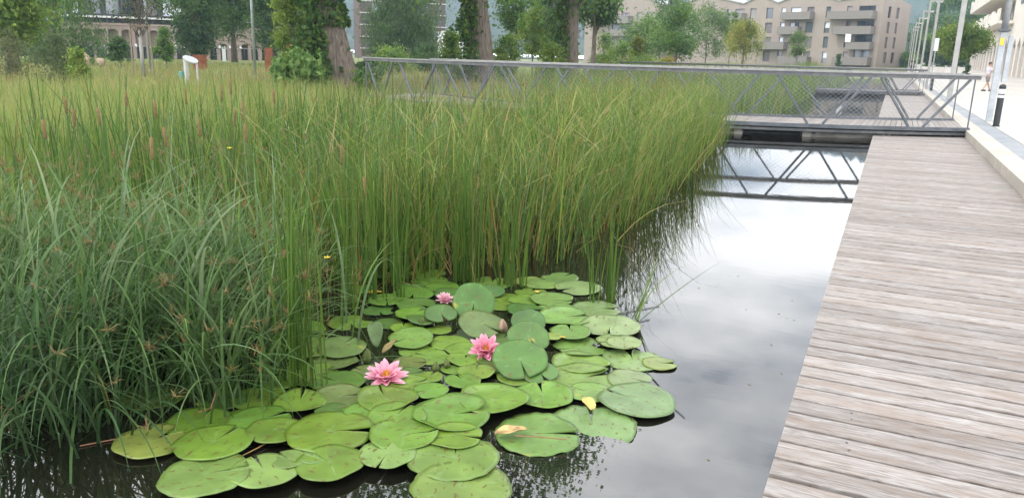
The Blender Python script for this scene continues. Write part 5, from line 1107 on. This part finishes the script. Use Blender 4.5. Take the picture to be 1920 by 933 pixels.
PADS = [
 # px, py, width, notch heading, colour, options, label
 (716,514,46,20,'b',{},'small pad half hidden behind reed stems at the back left of the lily patch'),
 (802,513,62,90,'g',{},'farthest pad at the back, below the shimmering gap in the reeds'),
 (806,526,66,200,'g',{},'second pad from the back below the shimmering gap'),
 (828,536,62,30,'g',{},'dull green pad at the back right under the dense bulrush clump'),
 (679,541,52,0,'b',{},'pad in bulrush shade left of the floating yellow leaf'),
 (773,537,46,100,'b',{},'small pad above the broad bright one, left of the back row'),
 (775,549,72,260,'g',{},'broad bright pad near the back, upper left of the farthest pink flower'),
 (840,548,52,180,'b',{},'shiny pad behind the farthest pink flower'),
 (726,561,66,270,'g',{},'pad with lower notch just beneath the floating yellow leaf'),
 (780,569,68,330,'b',{},'shiny pad left of the farthest pink flower'),
 (773,586,60,30,'g',{},'pad tucked under the shiny one left of the farthest pink flower'),
 (711,582,57,285,'b',{'dome':.5},'slightly arched pad with notch facing the camera, left middle of the patch'),
 (792,596,54,0,'b',{'dome':.8},'arched pad holding a green bud at its front edge'),
 (826,586,58,300,'b',{'tilt':(14,100),'lift':.02},'raised leaf right in front of the farthest pink flower'),
 (657,604,78,285,'g',{},'solitary notched pad on dark water left of the folded upright leaf'),
 (726,606,55,230,'b',{'dome':.4},'blue-green shiny pad between the folded upright leaf and the arched pad'),
 (771,632,78,200,'g',{'tilt':(8,70),'lift':.012},'large tilted pad above the two small bright overlapping pads'),
 (757,613,48,90,'g',{},'narrow pad behind the large tilted one'),
 (823,617,48,0,'g',{},'green pad left of the pale folded leaf'),
 (640,649,84,50,'o',{'tilt':(5,80)},'large olive pad left of the upright green bud'),
 (596,646,72,10,'g',{},'green pad behind bulrush stems touching the large olive pad'),
 (627,677,81,70,'o',{'cup':.8},'olive pad with upturned rim and yellow centre, upper left of the lowest pink flower'),
 (781,656,66,180,'g',{},'small bright oval pad right of the upright green bud'),
 (806,668,68,160,'g',{},'bright oval pad overlapping the small one right of the upright green bud'),
 (843,641,71,170,'g',{},'pad with left notch to the left of the brightest pink flower'),
 (868,653,60,0,'g',{},'pad just under the left petals of the brightest pink flower'),
 (872,672,64,80,'g',{'cup':.4},'heart-notched pad below and left of the brightest pink flower'),
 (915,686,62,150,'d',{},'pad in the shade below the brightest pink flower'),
 (893,696,66,85,'g',{'cup':.6},'round pad with raised rim two pads below the brightest pink flower'),
 (849,692,42,120,'g',{},'small pad left of the round raised-rim pad'),
 (868,712,64,120,'g',{},'flat pad in front of the round raised-rim pad'),
 (805,705,48,60,'g',{},'small speckled pad right of the lowest pink flower'),
 (768,679,60,0,'o',{},'dark olive pad behind the upper right of the lowest pink flower'),
 (690,697,64,150,'o',{},'dark olive pad behind the left petals of the lowest pink flower'),
 (768,700,56,20,'d',{},'dark pad right behind the lowest pink flower'),
 (768,718,71,20,'g',{'cup':.5},'pad immediately right of the lowest pink flower with one upturned side'),
 (807,730,62,200,'g',{},'neat small pad alone in the dark gap right of the lowest pink flower'),
 (537,571,62,90,'b',{},'farthest pad of the left column behind bulrush stems'),
 (557,597,66,0,'b',{},'second farthest pad of the left column, bluish and shiny'),
 (557,616,96,330,'g',{},'third pad of the left column with its notch to the lower right'),
 (560,632,80,20,'b',{},'fourth pad of the left column behind stems, mostly covered'),
 (562,652,106,0,'g',{'cup':.2},'widest pad of the left column with its notch to the right'),
 (517,669,48,180,'d',{},'small dark pad left of the widest left-column pad'),
 (583,700,99,30,'g',{},'wide pad crossed by the thickest bulrush stems'),
 (512,690,54,120,'g',{},'small pad left of the wide pad crossed by stems'),
 (523,716,58,60,'g',{},'pad littered with bits below the small one, left of the stems'),
 (634,713,96,160,'g',{'wave':.5},'broad pad with wavy back edge, left of the lowest pink flower'),
 (637,743,96,15,'o',{'cup':.5,'wave':.3},'olive brownish pad with notch to the right, below left of the lowest pink flower'),
 (726,747,106,110,'g',{'cup':1.0},'cupped pad with whitish upturned sides directly below the lowest pink flower'),
 (683,770,70,40,'g',{},'pad mostly covered by the cupped one'),
 (622,768,60,200,'d',{},'dark small pad beneath the olive brownish one'),
 (744,777,102,60,'g',{},'plain pad between the cupped one and the broad raised-rim one'),
 (757,813,121,8,'g',{'cup':.5},'large pad left of the broad raised-rim one, notch to the right'),
 (848,776,137,12,'g',{'cup':1.0},'broad raised-rim pad with its notch to the right, front centre'),
 (852,815,102,350,'g',{'cup':.2},'pad peeking out below the broad raised-rim one'),
 (925,748,125,172,'g',{'cup':.9},'wide bright pad with left notch above the speckled torn pads'),
 (726,849,99,250,'p',{},'lone pale oval pad in dark water at front centre'),
 (852,856,159,85,'p',{'wave':.8},'very large wavy pad at front centre with white midrib'),
 (867,910,176,80,'p',{'wave':1.0},'largest speckled pad cut off by the bottom picture edge'),
 (290,741,111,70,'d',{},'grey-green pad in the shade among the sedge stems at left'),
 (283,825,121,40,'y',{},'yellowish freckled pad farthest to the left'),
 (401,827,135,52,'g',{},'large round green pad right of the yellowish freckled one'),
 (371,788,112,60,'g',{},'smooth bright pad under a bent brown stem at left'),
 (386,887,152,15,'p',{'wave':.6,'wedge':1},'big pale ragged pad nearest the lower left corner'),
 (416,750,80,150,'b',{'cup':.5},'shiny pad at the foot of the arching sedge'),
 (486,748,97,0,'g',{'cup':.5},'pad with two sedge blades hanging onto it'),
 (449,780,60,200,'g',{},'small pad touched by a pale hanging blade'),
 (487,786,110,30,'g',{},'wide pad beneath the small one touched by a hanging blade'),
 (516,804,96,350,'g',{},'fresh pad left of the very wide smooth pad'),
 (562,752,90,80,'g',{'cup':.6},'pad with folded back edge left of the olive brownish one'),
 (619,807,152,5,'g',{},'very wide smooth bright pad at front left centre'),
 (495,880,117,110,'p',{},'pale pad between the big ragged one and the yellow-spotted one'),
 (541,859,64,140,'p',{'wedge':1},'small pale pad with an orange-yellow corner'),
 (590,851,62,60,'p',{},'pale pad wedged behind the yellow-topped pad at front'),
 (618,865,119,140,'g',{},'yellow-topped front pad just right of the pale ones'),
 (966,706,68,165,'g',{'cup':.3},'pad with left notch below the large raised leaf'),
 (975,672,96,290,'b',{'tilt':(24,95),'lift':.05},'large raised leaf right beneath the brightest pink flower'),
 (1018,739,106,100,'g',{'cup':.4},'round ribbed pad right of the wide bright one'),
 (1012,697,64,300,'b',{'tilt':(14,80),'lift':.02},'bent shiny leaf between the raised leaf and the pale pads'),
 (1093,707,122,20,'p',{'cup':.3},'wide pale pad with folded left rim at right centre'),
 (1102,733,80,150,'p',{},'pale pad with a torn hole left of the yellow curled leaf'),
 (1090,680,103,335,'p',{'cup':.7},'pale pad with a bright diagonal fold at right centre'),
 (1087,650,94,200,'p',{'cup':.4},'round pale pad with an eaten curl on its right rim'),
 (1187,673,108,105,'P',{},'big pale pad on the right with its notch pointing away'),
 (1237,680,62,0,'y',{},'pale yellow pad farthest to the right'),
 (1180,708,78,330,'P',{},'pale speckled pad below the big one on the right'),
 (1194,748,134,150,'P',{'cup':.2},'large pale pad at the right front over the open water'),
 (1111,797,156,95,'P',{'wave':1.0},'large wavy speckled pad at right front'),
 (1008,812,149,0,'p',{'wave':1.0},'wavy speckled pad with a dry brown leaf lying on it'),
 (1170,640,62,90,'P',{},'small pale pad peeking out above the big right pad'),
 (922,530,74,80,'g',{},'wide dull pad at the back between two bulrush clumps'),
 (993,527,56,0,'p',{},'pale pad at the back right of the flared bulrush clump'),
 (1016,532,62,180,'p',{},'speckled pad just in front of the pale back one'),
 (1050,520,65,30,'p',{},'farthest pad at the back right corner of the patch'),
 (1082,538,82,200,'P',{'wave':.3},'wide very pale pad at the back right beside a thin rush'),
 (995,547,56,60,'g',{},'small pad with a yellow crumb at the back right'),
 (922,544,46,80,'b',{'tilt':(12,95),'lift':.02},'small raised leaf behind the large standing leaf'),
 (944,556,52,200,'g',{},'pad right behind the large standing leaf'),
 (985,561,62,20,'g',{},'plain pad in the middle of the back right rows'),
 (1034,561,77,350,'p',{'cup':.6},'pad with a bright upturned rim at the back right'),
 (938,572,57,0,'g',{},'pad touching the right edge of the large standing leaf'),
 (985,578,66,340,'b',{'dome':.5},'shiny arched pad above the raised twin leaves'),
 (1057,594,95,10,'p',{'cup':.6},'wide pale pad with curled right rim in the right half'),
 (1119,578,88,0,'P',{},'pale speckled oval pad near the thick single rush stalk'),
 (1044,577,64,120,'p',{},'pale pad squeezed behind the wide one with curled rim'),
 (1144,610,106,265,'P',{'cup':.2},'large round pale pad with a curl of leaf at its front notch'),
 (1070,620,72,100,'p',{},'pale star-veined pad left of the curl-notched one'),
 (1160,639,78,190,'P',{},'pale pad overlapping the front of the curl-notched one'),
 (1034,629,34,0,'y',{},'tiny yellowish pad beside a yellow leaf scrap'),
 (991,602,60,280,'b',{'tilt':(28,100),'lift':.05},'upper one of the raised twin leaves at centre right'),
 (991,630,74,310,'b',{'tilt':(28,110),'lift':.05},'lower one of the raised twin leaves at centre right'),
 (905,606,82,330,'o',{'tilt':(16,120),'lift':.03,'dome':.8},'pale folded leaf left of the closed cream bud'),
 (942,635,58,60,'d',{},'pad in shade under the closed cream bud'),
 (888,566,74,265,'b',{'tilt':(48,92),'lift':.07},'largest standing lily leaf tilted up towards the viewer beside the farthest flower'),
]
order = sorted(range(len(PADS)), key=lambda i: PADS[i][1])
placed = []
for i in order:
    px, py, wp, nd, cl, op, lab = PADS[i]
    c = W(px, py); R = wp/2/F_PX*depth(c)
    tilt = op.get('tilt'); lift = op.get('lift', 0.0)
    lev = 0
    for (q, r2, l2) in placed:
        if math.hypot(q[0]-c[0], q[1]-c[1]) < (R+r2)*.96: lev = max(lev, l2+1)
    lev = min(lev, 7); z = .004+lev*.0055+lift
    if tilt: z += R*math.sin(rad(tilt[0]))*.45
    else: placed.append((c, R, lev))
    c = W(px, py, z); R = wp/2/F_PX*depth(c)*1.09
    me = pad_mesh(R, .05+.09*rng.uniform()+(.10 if rng.uniform() < .25 else 0), op.get('wave', 0), op.get('cup', 0), op.get('dome', 0))
    o = link_mesh('lily_pad', me, M_PAD); o.location = tuple(c)
    hd = imgdir(px, py, nd); Rz = Matrix.Rotation(hd, 4, 'Z')
    tl = (tilt[0], imgdir(px, py, tilt[1])) if tilt else (rng.uniform(.2, 2.2), rng.uniform(0, 6.28))
    ax = Vector((math.sin(tl[1]), -math.cos(tl[1]), 0))
    o.rotation_mode = 'QUATERNION'; o.rotation_quaternion = (Matrix.Rotation(rad(tl[0]), 4, ax) @ Rz).to_quaternion()
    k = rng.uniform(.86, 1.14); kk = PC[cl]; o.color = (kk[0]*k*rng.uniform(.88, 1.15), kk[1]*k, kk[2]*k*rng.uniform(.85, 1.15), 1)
    tag(o, lab, 'lily pad', 'water lily pads floating on the pond')
# folded leaf standing up, curled and dead leaves
def leafthing(name, px, py, label, cat, L_, w, tilt, head, col, fold=.6, z0=.02, colr=.12):
    b = W(px, py, z0); nU, nV = 10, 6; vs = []; hd = imgdir(px, py, head); ca, sa = math.cos(hd), math.sin(hd)
    for i in range(nU+1):
        s_ = i/nU; wd3 = w*math.sin(math.pi*min(1, .08+.90*s_))**.7
        for j in range(-nV, nV+1):
            v = j/nV; x = L_*s_*math.cos(rad(tilt)) - abs(v)*0; zz = L_*s_*math.sin(rad(tilt))+abs(v)*wd3*.5*fold+.004*math.sin(9*s_+5*v); yv = v*wd3*.5*math.sqrt(max(.05, 1-fold*fold*.8))
            vs.append((x*ca-yv*sa, x*sa+yv*ca, zz))
    wn = 2*nV+1; fs = [(i*wn+j, i*wn+j+1, (i+1)*wn+j+1, (i+1)*wn+j) for i in range(nU) for j in range(wn-1)]
    o = link_mesh(name, mesh_np(name, vs, fs, None, True), noisy(name+'_skin', tuple(q*(1-colr*2.4) for q in col), tuple(min(1, q*(1+colr)) for q in col), 18, .5)); o.location = tuple(b)
    sd = o.modifiers.new('thick', 'SOLIDIFY'); sd.thickness = .002
    tag(o, label, cat); return o
leafthing('folded_leaf', 706, 652, 'folded lily leaf standing upright out of dark water beside the upright green bud', 'lily leaf', .15, .13, 68, 110, (.10, .16, .045), .75)
leafthing('fallen_leaf', 690, 548, 'bright yellow leaf floating among the bulrush clumps at the back left', 'leaf', .10, .05, 4, 0, (.62, .38, .02), .15)
leafthing('dry_leaf', 928, 812, 'dry tan crumpled leaf lying on the wavy speckled pad', 'leaf', .15, .075, 5, 8, (.46, .31, .12), .35, .035, .3)
leafthing('curled_leaf', 1112, 768, 'yellow curled leaf scrap with a hole at the rim of the large right pad', 'leaf', .10, .07, 14, 120, (.52, .42, .12), .4, .04)
leafthing('leaf_scrap', 1034, 633, 'yellow-orange leaf scrap beside the tiny yellowish pad', 'leaf', .09, .04, 3, 0, (.50, .36, .06), .2, .03)
leafthing('brown_leaf', 717, 662, 'brownish half-submerged leaf right of the folded upright leaf', 'lily leaf', .13, .05, 24, 40, (.20, .15, .045), .4)
leafthing('leaf_scrap', 1003, 548, 'yellow crumb of leaf on a small back right pad', 'leaf', .05, .03, 3, 20, (.50, .36, .06), .2, .03)
def twig(pts, r_, label, c):
    m = MB(); m.tube([W(px, py, z) for px, py, z in pts], r_, 5); tag(m.build('stem', mat('twig_skin', c, .7)), label, 'stem')
twig([(965, 816, .045), (1010, 818, .045), (1063, 823, .045)], .003, 'reddish brown stalk lying across the wavy speckled pad', (.24, .13, .06))
twig([(455, 853, .012), (485, 838, .012), (500, 829, .014)], .003, 'orange-brown stalk floating in dark water between the pale and green pads', (.38, .22, .08))
twig([(365, 777, .03), (372, 771, .10), (395, 765, .07), (405, 735, .12)], .0032, 'bent reddish stalk touching the smooth bright pad', (.22, .10, .05))
twig([(150, 835, .006), (240, 818, .006)], .003, 'thin reddish stalk floating left of the yellowish freckled pad', (.28, .13, .07))
twig([(1213, 697, .004), (1236, 722, .004)], .0028, 'short dark twig in open water below the pale yellow pad', (.04, .04, .035))
twig([(1262, 763, .004), (1284, 782, .004)], .002, 'thin dark twig right of the large pale right front pad', (.04, .04, .035))
twig([(1158, 588, .005), (1200, 580, .005), (1236, 573, .005)], .0028, 'long dark rush stalk lying on the open water by the right pads', (.05, .055, .04))
twig([(1186, 605, .005), (1218, 598, .005)], .003, 'short dark rush stalk on the water below the long one', (.05, .055, .04))
# flowers
def petal_mesh(name, L_, w, curl, c0, c1):
    nU, nV = 9, 4; vs, col = [], []
    for i in range(nU+1):
        s_ = i/nU; wd3 = w*(math.sin(math.pi*(.10+.90*s_)**.85))**.8*(1-.15*s_)
        for j in range(-nV, nV+1):
            v = j/nV; vs.append((L_*(s_-.06*s_*s_), v*wd3*.5, curl*L_*(s_**2)*.35+abs(v)**2*wd3*.28-.0*s_)); f = s_**1.1; f = min(1, f*.9+.1*abs(v)); col.append([a*(1-f)+b*f for a, b in zip(c0, c1)])
    wn = 2*nV+1; fs = [(i*wn+j, i*wn+j+1, (i+1)*wn+j+1, (i+1)*wn+j) for i in range(nU) for j in range(wn-1)]
    return mesh_np(name, vs, fs, col, True)
M_PETAL = leafmat('pink_petal', .45, .38, .35)
def lily(px, py, wpx, label, tiltdeg, pale=0.0, opn=1.0):
    b = W(px, py, .03); R = wpx/2/F_PX*depth(b); t = thing('water_lily_flower', label, 'flower', tuple(b), 'pink water lily flowers')
    deep = np.array([.82, .20, .36])*(1-pale)+np.array([.86, .56, .62])*pale; tip = np.array([.93, .66, .74])*(1-pale)+np.array([.93, .82, .84])*pale
    rings = [(8, 1.10, .40, 5, .28), (8, 1.06, .40, 21, .26), (8, .95, .38, 36, .20), (6, .74, .36, 50, .12)]
    for k, (n_, lf, wf, el, cu) in enumerate(rings):
        me = petal_mesh('petal', R*lf*1.04, R*wf*1.12, cu, deep*(1-.0*k), tip*(1-.07*k)+deep*.07*k); me.materials.append(M_PETAL)
        for q in range(n_):
            o = bpy.data.objects.new('petal', me); COL.objects.link(o); o.parent = t
            a = 2*math.pi*(q+.5*(k % 2))/n_+rng.normal()*.07+k*.3
            o.rotation_euler = (rng.normal()*.06, -rad(min(80, el/opn)+rng.normal()*5), a); o.location = (math.cos(a)*R*.07, math.sin(a)*R*.07, .006+.004*k)
            sc = rng.uniform(.93, 1.05); o.scale = (sc, sc, sc); sd = o.modifiers.new('thick', 'SOLIDIFY'); sd.thickness = .0011
    n_ = 60; a = U(n_, 0, 6.283); th = rng.uniform(0, .75, n_); c = mixcol(n_, [(.80, .46, .05), (.85, .60, .12), (.75, .30, .06)], [3, 2, 1])
    g_ = blade_geo(np.stack([np.cos(a)*R*.10, np.sin(a)*R*.10, np.full(n_, .012)], 1), U(n_, R*.36, R*.54), U(n_, R*.04, R*.07), a, th, np.full(n_, -.5), c, c, 4)
    link_mesh('stamens', mesh_np('stamens', *g_[:3], True), M_PETAL, t)
    t.rotation_euler = (0, 0, 0); tl = imgdir(px, py, 270); t.rotation_mode = 'QUATERNION'; t.rotation_quaternion = Matrix.Rotation(rad(tiltdeg), 4, Vector((-math.sin(tl), math.cos(tl), 0))).to_quaternion()
    return t
lily(724, 712, 78, 'lowest and leftmost pink water lily flower with wide open pale-tipped petals', 16, .14, 1.15)
lily(911, 660, 68, 'brightest pink water lily flower with an orange centre, rightmost of the three', 32, -.05, .92)
lily(834, 566, 36, 'small pale pink water lily flower farthest back behind a raised leaf', 8, .55, .75)
def bud(px, py, h_px, w_px, label, c0, c1, tip=None, lean=.1):
    b = W(px, py+h_px/2, 0.0); s_ = depth(b)/F_PX; H = h_px*s_*1.04; r_ = w_px/2*s_
    t = thing('lily_bud', label, 'flower bud', tuple(b), 'closed water lily buds'); nS = 24; prof = [(0, .25), (.08, .62), (.25, .95), (.42, 1.0), (.62, .84), (.8, .55), (.93, .25), (1, .02)]
    vs = []; col = []
    for f, q in prof:
        for k in range(nS):
            a = 2*math.pi*k/nS; rr = r_*q*(1+.09*abs(math.cos(2*a))-.03); vs.append((rr*math.cos(a)+lean*H*f*f*CR[0], rr*math.sin(a)+lean*H*f*f*CR[1], H*f)); g_ = .5+.5*math.cos(4*a); col.append([x*(1-g_)+y*g_ for x, y in zip(c0, c1)])
    fs = [(i*nS+k, i*nS+(k+1) % nS, (i+1)*nS+(k+1) % nS, (i+1)*nS+k) for i in range(len(prof)-1) for k in range(nS)]
    link_mesh('sepals', mesh_np('sepals', vs, fs, col, True), M_PETAL, t)
    m = MB(); m.tube([(b[0], b[1], -.15), (b[0], b[1], .012)], r_*.3, 8); m.build('stalk', mat('bud_stalk', (.12, .14, .04), .6), t)
bg0, bg1 = (.085, .14, .03), (.19, .20, .06)
bud(687, 666, 28, 18, 'upright green bud in dark water below the folded upright leaf', bg0, bg1)
bud(790, 603, 21, 14, 'green bud at the front of the arched pad near the patch centre', bg0, bg1)
bud(816, 687, 21, 15, 'green bud between the lowest flower and the small round pads', bg0, bg1)
bud(837, 681, 18, 12, 'smaller yellowish green bud just right of another green bud', bg0, (.22, .22, .07))
bud(943, 610, 27, 18, 'closed cream and pink bud standing above the brightest pink flower', (.42, .25, .16), (.60, .46, .34), lean=-.05)
